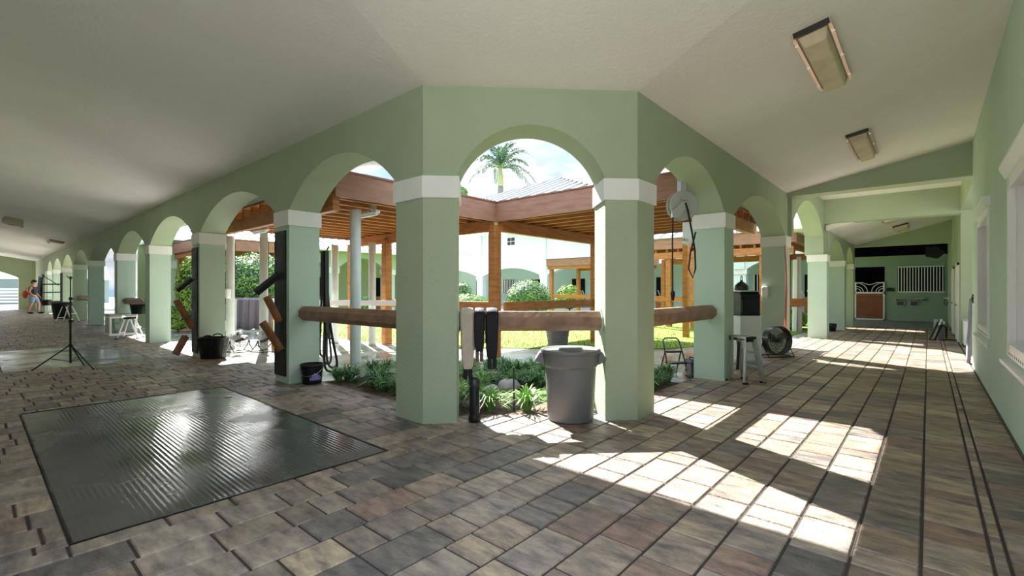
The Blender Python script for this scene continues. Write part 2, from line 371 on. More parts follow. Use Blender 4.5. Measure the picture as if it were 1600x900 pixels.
# ---- ceilings
def ceil_z(d): return 3.55 + .186 * d
def dC(x, y): return (7.1 - x - y) * q2
def slab(mb, pts, t=.14):
    lo = [V3(q) for q in pts]; hi = [q + V3((0, 0, t)) for q in lo]
    a = [mb.bm.verts.new(q) for q in lo]; b = [mb.bm.verts.new(q) for q in hi]; n = len(a)
    mb.bm.faces.new(a); mb.bm.faces.new(b[::-1])
    for i in range(n): mb.bm.faces.new([a[i], a[(i + 1) % n], b[(i + 1) % n], b[i]])
c = MB()
s_ = 3.82
slab(c, [(3.12, 3.98, 3.55), (3.12 - s_, 3.98 - .4142 * s_, ceil_z(s_)), (3.12 - s_, 50, ceil_z(s_)), (3.12, 50, 3.55)])
r_ = 3.01
slab(c, [(4.74, 2.36, 3.55), (12.0, 2.36, 3.55), (12.0, 2.36 - r_, ceil_z(r_)), (4.74 - .4142 * r_, 2.36 - r_, ceil_z(r_))])
slab(c, [(3.12, 3.98, 3.55), (4.74, 2.36, 3.55), (4.74 - .4142 * r_, 2.36 - r_, ceil_z(r_)), (-.7, 2.36 - r_, ceil_z(dC(-.7, 2.36 - r_))), (-.7, 3.98 - .4142 * s_, ceil_z(s_))])
struct('ceiling', c, CEIL)
struct('ceiling_tower', MB().box(12.0, 16.6, -.62, 2.4, 4.0, 4.15), CEIL)
struct('ceiling_passage', MB().box(12.0, 17.0, -6, -.85, 3.42, 3.6), CEIL)
c = MB(); slab(c, [(16.4, 2.25, 3.14), (23.2, 2.25, 3.14), (23.2, -.66, 3.93), (16.4, -.66, 3.93)]); struct('ceiling_far', c, CEIL)
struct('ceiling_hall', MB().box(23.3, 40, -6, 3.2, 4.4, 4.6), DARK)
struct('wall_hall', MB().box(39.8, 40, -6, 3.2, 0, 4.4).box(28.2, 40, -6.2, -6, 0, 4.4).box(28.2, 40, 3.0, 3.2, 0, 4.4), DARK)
struct('wall_hall_light_block', MB().box(23.4, 28.2, 3.0, 3.2, 2.95, 4.4), STUCCO_SHADE)  # added upper wall that keeps daylight out of the hall
# ---- roof overhang on the courtyard side (casts the eaves' shade), and an added sun blocker
e_ = MB()
e_.prism([(3.58, 50), (3.58, 4.3), (4.9, 2.82), (12.0, 2.82), (12.0, 3.78), (4.54, 3.78), (4.54, 50)], 3.46, 3.58)
e_.box(12.0, 16.8, 2.7, 3.3, 4.2, 4.32).box(16.8, 23.4, 2.66, 3.4, 3.3, 3.42).box(23.3, 28.6, 3.25, 7.5, 3.7, 3.82)  # last box: deep roof added to keep sun off the hall floor
struct('trim_eaves_sun_block', e_, TRIMW)
# ---- arcade walls above the pillars
poly = [(3.98, SP)]; prev = 4.46
for a, b in LP:
    poly += [(prev, SP)] + arc(prev, a, SP, RISE)[1:-1] + [(a, SP)]; prev = b
poly += [(prev, SP), (43.0, SP), (43.0, 0), (50.4, 0)]
mb = MB(); arch_wall(mb, (XL, 0, 0), (0, 1, 0), (1, 0, 0), poly, 3.62, TH); struct('wall_left', mb, STUCCO_SHADE)
mb = MB(); arch_wall(mb, (3.12, 3.98, 0), (q2, -q2, 0), (q2, q2, 0), [(0, SP), (.354, SP)] + arc(.354, 1.937, SP, RISE)[1:-1] + [(1.937, SP), (2.291, SP)], 3.62, TH); struct('wall_center', mb, STUCCO_SHADE)
poly = [(4.74, SP), (5.15, SP)] + arc(5.15, 7.64, SP, RISE)[1:-1] + [(7.64, SP), (8.1, SP)] + arc(8.1, 11.75, SP, RISE)[1:-1] + [(11.75, SP), (12.02, SP)]
mb = MB(); arch_wall(mb, (0, YR, 0), (1, 0, 0), (0, 1, 0), poly, 3.62, TH); struct('wall_right_arcade', mb, STUCCO_SHADE)
poly = [(12.02, SP), (12.21, SP), (12.21, 2.98)] + arc(12.21, 16.2, 2.98, .69)[1:-1] + [(16.2, 2.98), (16.2, 2.43), (16.66, 2.43)]
mb = MB(); arch_wall(mb, (0, 2.28, 0), (1, 0, 0), (0, 1, 0), poly, 4.2, TH); struct('wall_tower', mb, STUCCO_SHADE)
poly = [(16.66, 2.43)] + arc(16.66, 20.04, 2.43, .56)[1:-1] + [(20.04, 2.43), (20.5, 2.43)] + arc(20.5, 22.6, 2.43, .56)[1:-1] + [(22.6, 2.43), (23.06, 2.43)]
mb = MB(); arch_wall(mb, (0, 2.2, 0), (1, 0, 0), (0, 1, 0), poly, 3.4, TH); struct('wall_far_arcade', mb, STUCCO_SHADE)
# ---- cross beams of the tower and the far bay
struct('beam_near', MB().box(11.92, 12.34, -.62, 2.38, 3.47, 4.16), STUCCO_SHADE)
struct('beam_middle', MB().box(16.2, 16.62, -.62, 2.3, 3.32, 4.1), STUCCO_SHADE)
struct('beam_side', MB().box(12.34, 16.2, -.95, -.6, 3.38, 4.16), STUCCO_SHADE)
struct('beam_far', MB().box(23.06, 23.4, -.66, 2.7, 3.1, 4.5), STUCCO_SHADE)
# ---- right wall with two windows
W1, W2 = (4.75, 6.55, .86, 2.40), (8.75, 10.36, .86, 2.40)
mb = MB(); hole_wall(mb, (0, -.595, 0), (1, 0, 0), (0, -1, 0), 2.2, 11.98, 0, 4.4, [W1, W2], .32); struct('wall_right', mb, STUCCO_LIT)
struct('wall_right_end', MB().box(16.75, 28.2, -.85, -.62, 0, 4.3).box(16.75, 17.1, -6, -.85, 0, 3.6), STUCCO_SHADE)
struct('base_strip_right', MB().box(2.2, 11.98, -.597, -.588, 0, .03), mat('dark_base', (.09, .08, .06), .9))  # thin dark strip along the foot of the wall
def window(n, h):
    x0, x1, z0, z1 = h; y = -.595
    f = MB()
    for a, b, c_, d in ((x0 - .09, x0 + .03, z0 - .09, z1 + .09), (x1 - .03, x1 + .09, z0 - .09, z1 + .09), (x0, x1, z0 - .09, z0 + .03), (x0, x1, z1 - .03, z1 + .09)): f.box(a, b, y - .03, y + .022, c_, d)
    for a, b, c_, d in ((x0 + .001, x0 + .02, z0, z1), (x1 - .02, x1 - .001, z0, z1), (x0, x1, z0 + .001, z0 + .02), (x0, x1, z1 - .02, z1 - .001)): f.box(a, b, y - .30, y - .02, c_, d)
    o = struct('window_%d' % n, f, WINW)
    s = MB(); zm = z0 + .78
    for a, b, c_, d, yy in ((x0 + .02, x0 + .08, z0 + .02, z1 - .02, -.24), (x1 - .08, x1 - .02, z0 + .02, z1 - .02, -.24), (x0 + .02, x1 - .02, z0 + .02, z0 + .08, -.22), (x0 + .02, x1 - .02, z1 - .08, z1 - .02, -.24), (x0 + .02, x1 - .02, zm, zm + .05, -.21)): s.box(a, b, y + yy - .03, y + yy, c_, d)
    s.build('sash', WINW, o)
    MB().box(x0 + .02, x1 - .02, y - .285, y - .275, z0 + .02, z1 - .02).build('pane', GLASSY, o)
    c_ = MB(); c_.prism([(0, 0), (.03, 0), (.075, .10), (.075, .125), (0, .125)], x0 - .16, x1 + .16, (0, y, z1 + .09), (0, 1, 0), (0, 0, 1), (1, 0, 0)); c_.build('crown_moulding', WINW, o)
    c_ = MB(); c_.box(x0 - .14, x1 + .14, y - .02, y + .07, z0 - .16, z0 - .13).box(x0 - .1, x1 + .1, y - .02, y + .03, z0 - .21, z0 - .16); c_.build('sill', WINW, o)
    d = MB(); k = x0
    while k < x1: d.box(k, k + .05, y + .012, y + .0235, z0 - .07, z0 - .045); k += .12
    d.build('weep_slots', STEEL, o)
window(1, W1); window(2, W2)
# ---- pillars
def offset(pts, d):
    n = len(pts); out = []; ar = sum(pts[i][0] * pts[(i + 1) % n][1] - pts[(i + 1) % n][0] * pts[i][1] for i in range(n)); sg = 1 if ar > 0 else -1
    for i in range(n):
        p, a, b = V3(pts[i]), V3(pts[i - 1]), V3(pts[(i + 1) % n]); e1, e2 = (p - a).normalized(), (b - p).normalized()
        n1, n2 = V3((e1.y, -e1.x)) * sg, V3((e2.y, -e2.x)) * sg; m = (n1 + n2) / (1 + n1.dot(n2)); out.append(tuple(p + m * d))
    return out
def pillar(pts, label, z0=2.37, z1=2.6, name='arcade_pillar', m=STUCCO_LIT, g=None):
    cx = sum(q[0] for q in pts) / len(pts); cy = sum(q[1] for q in pts) / len(pts); loc_ = [(x - cx, y - cy) for x, y in pts]
    t = thing(name, label, 'pillar', (cx, cy, -.005), 0, g)
    MB().prism(loc_, 0, z0 + .015).build('shaft', m, t)
    MB().prism(offset(loc_, .022), z0 + .005, z1 + .004).build('capital', TRIMW, t)
    return t
def rect(x0, x1, y0, y1): return [(x0, y0), (x1, y0), (x1, y1), (x0, y1)]
pillar([(3.12, 4.46), (3.12, 3.98), (3.37, 3.73), (3.70, 4.06), (3.59, 4.17), (3.59, 4.46)], 'angled sage corner pillar beside the hanging girths and black canister', name='corner_pillar', m=STUCCO_SHADE)
pillar([(4.49, 2.61), (4.74, 2.36), (5.15, 2.36), (5.15, 2.83), (4.93, 2.83), (4.82, 2.94)], 'angled sage corner pillar beside the grey trash can', name='corner_pillar', m=STUCCO_SHADE)
LL = ['green pillar with a black bucket at its foot and tilted wooden rack arms', 'green pillar with the perforated black basket at its foot', 'green pillar with a black feed bucket hanging beside it',
      'green pillar behind the tack trunk and white step stool', 'pale green pillar behind the black tripod stand top, beyond the tack trunk', 'green pillar with a short rail end, next beyond the tripod stand',
      'green pillar behind the far black bin and step stool', 'far green pillar behind the black wall rack', 'farthest small green pillar, next to the person in a black shirt']
for (a, b), l in zip(LP, LL): pillar(rect(XL, XL + TH, a, b), l, g='green pillars of the long arcade')
RL = ['green pillar with the aluminium step ladder against it', 'green pillar behind the drum fan and red cord']
for (a, b), l in zip(RP, RL): pillar(rect(a, b, YR, YR + TH), l, g='green pillars of the side arcade')
RL2 = ['green pillar under the tall tower arch, past the drum fan', 'green pillar with a small black bucket at its foot', 'narrow green pillar beside the wooden stall door']
for (a, b), l in zip(RP2, RL2): pillar(rect(a, b, 2.2, 2.2 + TH), l, 2.23, 2.43, g='green pillars of the side arcade')
struct('wall_outer', MB().box(-.95, -.68, 2.0, 50, 0, 4.4), TRIMW)
# ---- far left end of the long corridor
mb = MB(); arch_wall(mb, (0, 50, 0), (1, 0, 0), (0, 1, 0), [(-4, 0), (-3.2, 0), (-3.2, 2.3)] + arc(-3.2, 2.25, 2.3, .75)[1:-1] + [(2.25, 2.3), (2.25, 0), (3.3, 0)], 4.6, .4); struct('wall_end', mb, STUCCO_SHADE)
o = tag(MB().box(-14, 10, 68, 68.2, 0, 2.6).build('pale_building', mat('shed_wall', (.18, .24, .24), .8)), 'low white-roofed building beyond the far left corridor end', 'building')
m_ = MB(); slab(m_, [(-14, 67, 2.5), (10, 67, 2.5), (10, 73, 5.2), (-14, 73, 5.2)], .1); m_.build('roof', ROOF, o)
for k in range(3):
    t = thing('fence_panel', ['white board fence panel at the open corridor end, outermost', 'white board fence panel at the open corridor end, middle of three', 'white board fence panel nearest the end pier'][k], 'fence', (-3.4 + k * 2.3, 60, -.01), 0, 'white fence beyond the corridor end')
    f = MB()
    for z in (.35, .62, .89, 1.16, 1.43): f.box(0, 2.26, -.02, .02, z, z + .13)
    f.build('boards', WINW, t); MB().box(0, .1, -.06, .06, 0, 1.75).build('post', WINW, t)

# ---- stall front at the far right end
mb = MB(); hole_wall(mb, (28, 0, 0), (0, 1, 0), (1, 0, 0), -.66, 3.2, 0, 2.92, [(1.53, 2.66, 0, 2.5), (-.52, 1.07, 1.3, 2.48)], .15); struct('wall_stall', mb, mat('stall_green', (.30, .42, .33), .8, bump=(30, .15)))
struct('trim_stall', MB().box(27.97, 28.17, -.66, 3.2, 2.9, 2.98), STUCCO_SHADE)
# ================================================================== RAILS
def octagon(h, w):
    c = .29; return [(-w / 2, -h * (.5 - c)), (-w * (.5 - c), -h / 2), (w * (.5 - c), -h / 2), (w / 2, -h * (.5 - c)), (w / 2, h * (.5 - c)), (w * (.5 - c), h / 2), (-w * (.5 - c), h / 2), (-w / 2, h * (.5 - c))]
def rail(p0, p1, label, h=.215, w=.22):
    p0, p1 = V3(p0), V3(p1); d = p1 - p0; l = d.length
    t = thing('hitching_rail', label, 'rail', p0, math.atan2(d.y, d.x), 'octagonal hitching rails between the pillars')
    mb = MB(); mb.prism(octagon(h, w), .012, l - .012, (0, 0, 0), (0, 1, 0), (0, 0, 1), (1, 0, 0)); mb.build('timber', RAILW, t, bevel=.004)
    for a in (0, l - .014):
        mb = MB(); mb.prism(octagon(h + .045, w + .045), a, a + .014, (0, 0, 0), (0, 1, 0), (0, 0, 1), (1, 0, 0)); mb.build('end_plate', STUCCO_LIT, t)
    return t
rail((3.36, 7.16, 1.05), (3.36, 4.46, 1.05), 'weathered octagonal timber rail above the liriope, black bucket pillar to corner pillar')
rail((3.52, 3.88, 1.06), (4.64, 2.76, 1.06), 'short octagonal timber rail carrying the three girths, behind the trash can')
rail((5.15, 2.58, 1.06), (7.64, 2.58, 1.06), 'weathered octagonal timber rail ending at the aluminium ladder pillar')
rail((3.36, 19.8, 1.05), (3.36, 16.04, 1.05), 'grey octagonal rail above the tack trunk and white step stool')
rail((3.36, 29.8, 1.05), (3.36, 25.88, 1.05), 'short-looking grey rail on the pillar beyond the tack trunk')

# ================================================================== TRASH CAN
t = thing('trash_can', 'large grey plastic trash can with flat lid and two side handles', 'trash can', (4.30, 2.93, 0), R(-48.7))
mb = MB(); mb.lathe([(.20, .004), (.244, .012), (.25, .03), (.276, .575), (.281, .578), (.295, .60), (.302, .70), (.308, .735), (.30, .738), (.29, .735), (.285, .70), (.24, .05), (.02, .04)], n=48); mb.build('body', GREYP, t, smooth=True)
mb = MB(); mb.lathe([(.02, .735), (.30, .733), (.322, .728), (.326, .735), (.326, .752), (.318, .764), (.30, .762), (.285, .752), (.14, .756), (.128, .774), (.115, .778), (.01, .778)], n=48); mb.build('lid', GREYP, t, smooth=True)
for s in (-1, 1):
    mb = MB(); mb.prism([(.285, .60), (.30, .60), (.375, .64), (.385, .655), (.335, .735), (.30, .735)], -.075, .075, (0, 0, 0), (s, 0, 0), (0, 0, 1), (0, 1, 0)); mb.build('handle', GREYP, t, bevel=.008)

# ================================================================== GIRTHS over the short rail
def girth(u, label, wtop, wbot, zf, zb, m_, strap_m, buckle, tilt=0):
    """padded girth folded over the rail; u along the rail from its start"""
    base = V3((3.52, 3.88, 0)) + V3((q2, -q2, 0)) * u
    t = thing('girth', label, 'girth', base, R(-45), 'girths hung over the short rail')
    path = []
    for i in range(9):
        a = math.pi * i / 8; path.append((math.cos(a) * -.135, 1.06 + .055 + math.sin(a) * .075))
    path = [(-.137, zf), (-.142, zf + .1), (-.142, (zf + 1.05) / 2), (-.14, 1.0)] + path + [(.14, 1.0), (.142, zb)]
    mb = MB(); n = len(path); th = .016; bm = mb.bm; rows = []
    for i, (y, z) in enumerate(path):
        a = V3(path[max(0, i - 1)]); b = V3(path[min(n - 1, i + 1)]); d = (b - a).normalized(); nn = V3((-d.y, d.x))
        f = i / (n - 1); wd = wbot + (wtop - wbot) * min(1, f * 3)
        if i == 0: wd *= .8
        sx = tilt * (1.15 - z); o_ = V3((y, z)) + nn * th; i_ = V3((y, z)) - nn * th
        rows.append([bm.verts.new((sx + x, o.x, o.y)) for o, x in ((i_, -wd / 2), (o_, -wd / 2 * .8), (o_ + nn * .006, 0), (o_, wd / 2 * .8), (i_, wd / 2))])
    for A, B in zip(rows, rows[1:]):
        for j in range(5): bm.faces.new([A[j], A[(j + 1) % 5], B[(j + 1) % 5], B[j]])
    bm.faces.new(rows[0]); bm.faces.new(rows[-1][::-1])
    mb.build('pad', m_, t, smooth=True)
    sx = tilt * (1.15 - zf)
    mb = MB()
    for s in (-1, 1): mb.box(sx + s * wbot * .22 - wbot * .17, sx + s * wbot * .22 + wbot * .17, -.145, -.137, zf - .11, zf + .03)
    mb.build('strap', strap_m, t)
    if buckle:
        for s in (-1, 1):
            mb = MB(); x = sx + s * wbot * .24; z = zf - .125
            mb.tube([(x - .017, -.14, z - .022), (x + .017, -.14, z - .022), (x + .017, -.14, z + .022), (x - .017, -.14, z + .022)], .0045, 6, closed=True)
            mb.tube([(x, -.142, z - .02), (x, -.142, z + .02)], .003, 6); mb.build('buckle', CHROME, t)
    return t
girth(.10, 'cream fleece girth hung next to the corner pillar', .155, .125, .56, .72, FLEECE, BLKLEA, False, .02)
girth(.235, 'middle black girth with brown straps, between the cream and the other black one', .115, .105, .745, .8, BLKLEA, BRNLEA, True)
girth(.37, 'outer black girth with a rounded top, toward the trash can', .145, .125, .665, .8, BLKLEA, BLKLEA, True)
t = thing('canister', 'slim black upright canister with domed cap below the cream girth', 'canister', (3.535, 3.635, 0))
mb = MB(); mb.lathe([(.06, 0), (.066, .01), (.066, .05), (.058, .07), (.056, .10), (.056, .37), (.05, .385), (.01, .386)], n=24); mb.build('body', BLACKP, t, smooth=True)
mb = MB(); mb.lathe([(.05, .383), (.064, .39), (.066, .42), (.055, .455), (.035, .475), (.01, .48)], n=24); mb.build('cap', STEEL, t, smooth=True)
mb = MB(); mb.prism([(.0565 * math.cos(R(a)), .0565 * math.sin(R(a))) for a in range(-72, -20, 10)] + [(.05 * math.cos(R(-24)), .05 * math.sin(R(-24))), (.05 * math.cos(R(-70)), .05 * math.sin(R(-70)))], .10, .33); mb.build('pale_side', GREYL, t)  # paler strip down one side of the body

# ================================================================== BUCKETS, BASKET
def bucket(label, loc, r, h, rz=0, name='bucket', handle='down', label_patch=False, m_=BLACKP):
    t = thing(name, label, 'bucket', loc, rz)
    mb = MB(); mb.lathe([(r * .3, .002), (r * .78, .004), (r * .82, .02), (r * .95, h * .78), (r * 1.0, h * .79), (r * 1.0, h * .83), (r * .965, h * .84), (r * .985, h * .9), (r * 1.03, h * .91), (r * 1.03, h * .96), (r * .99, h), (r * .94, h), (r * .78, .03), (r * .1, .025)], n=36); mb.build('body', m_, t, smooth=True)
    mb = MB()
    if handle == 'down': pts = [(r * 1.04 * math.cos(a), -r * 1.06 * math.sin(a) * 1.0, h * .84 - h * .40 * math.sin(a)) for a in [math.pi * i / 14 for i in range(15)]]
    else: pts = [(r * 1.02 * math.cos(a), 0, h * .9 + r * 1.1 * math.sin(a)) for a in [math.pi * i / 14 for i in range(15)]]
    mb.tube(pts, .004, 6); mb.build('wire_handle', CHROME, t)
    if label_patch:
        mb = MB()
        for i in range(6):
            a0, a1 = R(-78 + i * 11), R(-78 + (i + 1) * 11); z0, z1 = h * .22, h * .62
            f = lambda z: r * (.83 + .14 * z / h) + .003
            mb.face([(f(z0) * math.cos(a0), f(z0) * math.sin(a0), z0), (f(z0) * math.cos(a1), f(z0) * math.sin(a1), z0), (f(z1) * math.cos(a1), f(z1) * math.sin(a1), z1 - .03 * abs(i - 2.5)), (f(z1) * math.cos(a0), f(z1) * math.sin(a0), z1 - .03 * abs(i - 2.5))])
        bmesh.ops.remove_doubles(mb.bm, verts=mb.bm.verts, dist=.002); mb.build('label', LAV, t)
    return t
bucket('black bucket with a lavender label and wire handle on the paving', (3.375, 6.965, 0), .165, .30, R(-50), label_patch=True)
bucket('black feed bucket hanging from the rail end beside the step stool', (3.03, 16.38, .74), .19, .27, R(-50), name='hanging_bucket', handle='up')
bucket('small dark bucket on the floor at a green pillar far along the side arcade', (19.4, 2.5, 0), .16, .26, 0)
bucket('tiny dark pot hanging from the end of the black wall rack', (2.5, 33.7, .62), .2, .3, 0, name='hanging_pot', handle='up')
t = thing('storage_bin', 'black round-cornered bin behind the small far step stool', 'bin', (2.99, 31.9, 0))
mb = MB(); mb.lathe([(.1, .004), (.38, .01), (.47, .72), (.5, .73), (.5, .80), (.46, .82), (.42, .8), (.36, .05), (.02, .04)], n=32); mb.build('body', BLACKP, t, smooth=True)
mb = MB(); mb.tube([(.5 * math.cos(a), .5 * math.sin(a), .765) for a in [2 * math.pi * i / 32 for i in range(32)]], .02, 6, closed=True); mb.build('rim', BLACKP, t)

def laundry_basket():
    t = thing('laundry_basket', 'black perforated plastic basket with loop handles in front of a pillar', 'basket', (3.27, 11.05, 0), R(-42))
    rows, cols, h = 9, 40, .42; bm = None; mb = MB(); bm = mb.bm
    def P(i, j):
        f = i / rows; a = 2 * math.pi * j / cols; wx = .205 + .075 * f; wy = .15 + .05 * f
        c, s = math.cos(a), math.sin(a); k = 1 / (abs(c) ** 3.2 + abs(s) ** 3.2) ** (1 / 3.2)
        return V3((wx * c * k, wy * s * k, .004 + h * f))
    g = [[bm.verts.new(P(i, j)) for j in range(cols)] for i in range(rows + 1)]
    for i in range(rows):
        for j in range(cols):
            if 1 <= i <= 7 and (j % 5) in (1, 3): # an oval hole between ribs
                q = [g[i][j], g[i][(j + 1) % cols], g[i + 1][(j + 1) % cols], g[i + 1][j]]; c = sum((v.co for v in q), V3()) / 4
                inn = [bm.verts.new(c + (v.co - c) * .62) for v in q]
                for k in range(4): bm.faces.new([q[k], q[(k + 1) % 4], inn[(k + 1) % 4], inn[k]])
            else: bm.faces.new([g[i][j], g[i][(j + 1) % cols], g[i + 1][(j + 1) % cols], g[i + 1][j]])
    bm.faces.new(g[0][::-1])
    mb.build('body', BLACKP, t, solid=.006)
    mb = MB(); mb.tube([P(rows, j) + V3((0, 0, .003)) for j in range(cols)], .011, 6, closed=True); mb.build('rim', BLACKP, t)
    for s in (-1, 1):
        mb = MB(); mb.tube([(x * .095, s * .2, .425 + .062 * math.sqrt(max(0, 1 - x * x))) for x in [-1 + i / 8 for i in range(17)]], .013, 8); mb.build('handle', BLACKP, t)
laundry_basket()

# ================================================================== RACK PADS AND ARMS on the first pillars
def pad(y0, y1, z0, z1, label):
    t = thing('wall_pad', label, 'pad', (XL - .012, (y0 + y1) / 2, z0), 0, 'black rubber pads on the pillars')
    MB().box(-.012, .012, -(y1 - y0) / 2, (y1 - y0) / 2, 0, z1 - z0).build('sheet', RUBBER, t, bevel=.005)
    return t
pad(7.25, 7.63, .10, 2.30, 'black rubber pad on the pillar with the bucket')
pad(11.46, 11.83, .08, 2.3, 'black rubber pad on the pillar with the basket')
def rackarm(lo, hi, label, m_=RACKW, w=.085, up=(-1, 0, .2)):
    lo, hi = V3(lo), V3(hi); d = hi - lo; l = d.length; x = d.normalized(); y = V3(up).cross(x).normalized(); z = x.cross(y)
    t = thing('rack_arm', label, 'rack arm', lo, 0, 'folding wooden rack arms')
    mb = MB(); prof = [(-w, 0), (-w, .02), (-w * .55, .055), (w * .55, .055), (w, .02), (w, 0), (w * .75, 0), (w * .5, .035), (-w * .5, .035), (-w * .75, 0)]
    mb.prism(prof, 0, l, (0, 0, 0), y, z, x); mb.build('shell', m_, t, bevel=.003)
    mb = MB(); mb.cbox((0, 0, 0), (.03, .06, .04)); mb.tube([(0, 0, 0), x * (l * .5) + V3((.02, 0, 0))], .008, 6); mb.build('hinge', STEEL, t)
rackarm((3.075, 7.36, .93), (2.93, 7.46, 1.31), 'upper tilted wooden rack arm on the bucket pillar')
rackarm((3.092, 7.34, .50), (2.88, 7.48, .93), 'lower tilted wooden rack arm on the bucket pillar')
rackarm((3.08, 7.42, 1.62), (2.84, 7.6, 1.36), 'dark drooping rack arm above the wooden ones on the bucket pillar', BLACKP)
rackarm((3.075, 11.6, .60), (2.80, 11.7, 1.20), 'long brown rack arm leaning off the basket pillar', up=(-1, -.3, .2))
rackarm((2.97, 11.72, .44), (2.80, 11.78, .06), 'short brown board standing at the foot of the basket pillar', up=(-1, -.6, 0))
rackarm((3.06, 11.6, 1.62), (2.82, 11.7, 1.38), 'dark upper rack arm on the basket pillar', BLACKP)

# ================================================================== HOSES
def hose_bundle():
    t = thing('hose_bundle', 'long grey and black hoses looped down the courtyard side of the bucket pillar', 'hose', (3.72, 7.26, 0))
    MB().cbox((-.11, .02, 2.02), (.06, .05, .10)).tube([(-.12, .02, 2.0), (.02, -.02, 2.02), (.06, -.03, 2.10)], .012, 6).build('hook', STEEL, t)
    for k, (x, zb, wd, m_) in enumerate(((-.02, .35, .06, BLACKP), (.02, .22, .09, STEEL), (.05, .09, .17, BLACKP), (.0, .62, .07, STEEL), (.03, .15, .13, STEEL))):
        pts = []
        for i in range(25):
            a = i / 24; s = math.sin(math.pi * a)
            ex = (1 - math.cos(2 * math.pi * a)) / 2
            pts.append((x + wd * math.sin(2 * math.pi * (a - .5)) * ex * 1.0 + .03 * k * ex, .02 - .012 * k + .03 * math.cos(3 * a + k), 2.03 - (2.03 - zb) * (1 - abs(2 * a - 1) ** 2.4)))
        mb = MB(); mb.tube(pts, .017, 8); mb.build('hose', m_, t, smooth=True)
hose_bundle()

# ================================================================== TRIPOD
t = thing('tripod_stand', 'black telescopic tripod stand with spread legs at the second wet mat', 'tripod', (1.16, 11.49, 0))
mb = MB(); mb.tube([(0, 0, .10), (0, 0, .85)], .017, 10).tube([(0, 0, .85), (0, 0, 1.25)], .013, 10).tube([(0, 0, 1.25), (0, 0, 1.60)], .010, 10); mb.build('pole', BLACKP, t, smooth=True)
for z in (.42, .85, 1.25):
    mb = MB(); mb.lathe([(.01, -.025), (.026, -.025), (.026, .025), (.01, .025)], (0, 0, z), 12).tube([(0, 0, z), (.045, -.03, z)], .009, 6); mb.build('collar', BLACKP, t)
mb = MB(); mb.cbox((0, 0, 1.62), (.03, .03, .05)).tube([(-.03, .02, 1.63), (.03, -.02, 1.63)], .008, 6).tube([(.0, 0, 1.6), (-.05, .05, 1.66)], .006, 6); mb.build('bracket', BLACKP, t)
for fx, fy in ((-.47, .16), (.25, -.47), (.21, .33)):
    mb = MB(); mb.tube([(0, 0, .43), (fx, fy, .015)], .011, 8).tube([(0, 0, .13), (fx * .55, fy * .55, .2)], .007, 6); g = mb.build('leg', BLACKP, t)
    mb = MB(); mb.ell((fx, fy, .017), (.018, .018, .016), 8, 6); mb.build('rubber_foot', RUBBER, g)

# ================================================================== STEP STOOLS
def a_stool(label, loc, rz, w, h, name='step_stool', dark_top=True, steps=2, m_=WHITEM):
    t = thing(name, label, 'step stool', loc, rz)
    d0, d1 = .42 * h, .38 * h
    MB().cbox((0, 0, h - .03), (w, .2, .055)).build('top_cap', BLACKP if dark_top else m_, t, bevel=.012)
    for s in (-1, 1):
        mb = MB(); mb.beam((s * (w / 2 - .02), -.06, h - .05), (s * (w / 2 + .05), -d0, .012), .025, .06, (1, 0, 0)); mb.build('front_leg', m_, t)
        mb = MB(); mb.beam((s * (w / 2 - .03), .07, h - .05), (s * (w / 2 + .03), d1, .012), .022, .04, (1, 0, 0)); mb.build('rear_leg', m_, t)
        for y in (-d0, d1):
            MB().cbox((s * (w / 2 + .04), y, .012), (.045, .075, .024)).build('foot', BLACKP, t)
    for k in range(1, steps):
        f = k / steps; z = h * f; MB().cbox((0, -d0 + (d0 - .06) * f, z), (w + .06 * (1 - f), .12, .03)).build('tread', m_, t, bevel=.004)
    mb = MB(); mb.beam((-w / 2, d1 * .75, h * .28), (w / 2, d1 * .75, h * .28), .02, .03); mb.build('brace', m_, t)
    return t
a_stool('white step stool with black cap standing by the tack trunk', (3.05, 17.55, 0), R(62), .36, .62)
a_stool('small white step stool with black top far along the long arcade', (2.75, 28.3, 0), R(55), .42, .75)
t = thing('step_ladder', 'low aluminium step ladder with grey platform against a pillar', 'step ladder', (7.78, 2.14, 0), R(62))
w_, h_ = .29, .70
MB().cbox((0, 0, h_ - .02), (w_ + .03, .17, .03)).build('platform', ALU, t, bevel=.004)
mb = MB(); mb.box(-w_ / 2 - .02, w_ / 2 + .02, -.10, -.085, h_ - .075, h_).box(-w_ / 2 - .02, -w_ / 2 - .005, -.1, .09, h_ - .075, h_).box(w_ / 2 + .005, w_ / 2 + .02, -.1, .09, h_ - .075, h_); mb.build('black_band', BLACKP, t)
for s in (-.4, 0, .4): MB().lathe([(.001, 0), (.012, 0), (.012, .004), (.001, .004)], (s * w_, -.101, h_ - .037), 10, Matrix.Rotation(R(90), 3, 'X')).build('rivet', WHITEM, t)
for s in (-1, 1):
    mb = MB(); mb.beam((s * w_ / 2, -.07, h_ - .04), (s * (w_ / 2 + .035), -.22, .01), .06, .045, (1, 0, 0)); mb.build('front_rail', ALU, t)
    mb = MB(); mb.beam((s * (w_ / 2 - .02), .07, h_ - .04), (s * (w_ / 2 + .01), .13, .01), .02, .04, (1, 0, 0)); mb.build('rear_leg', ALU, t)
    for y in (-.22, .13): MB().cbox((s * (w_ / 2 + .03), y, .013), (.05, .07, .026)).build('rubber_foot', BLACKP, t)
for z in (.23, .46):
    y = -.07 - .15 * (1 - z / h_); MB().cbox((0, y, z), (w_ + .04, .09, .035)).build('tread', ALU, t, bevel=.003)
mb = MB(); mb.tube([(-.05, .12, .62), (-.05, .14, .40), (-.03, .13, .2)], .02, 8); mb.build('spreader_strap', RUBBER, t)
t = thing('folding_stool', 'grey tubular folding step stool on the courtyard path', 'step stool', (7.78, 3.22, -.05), R(-42))
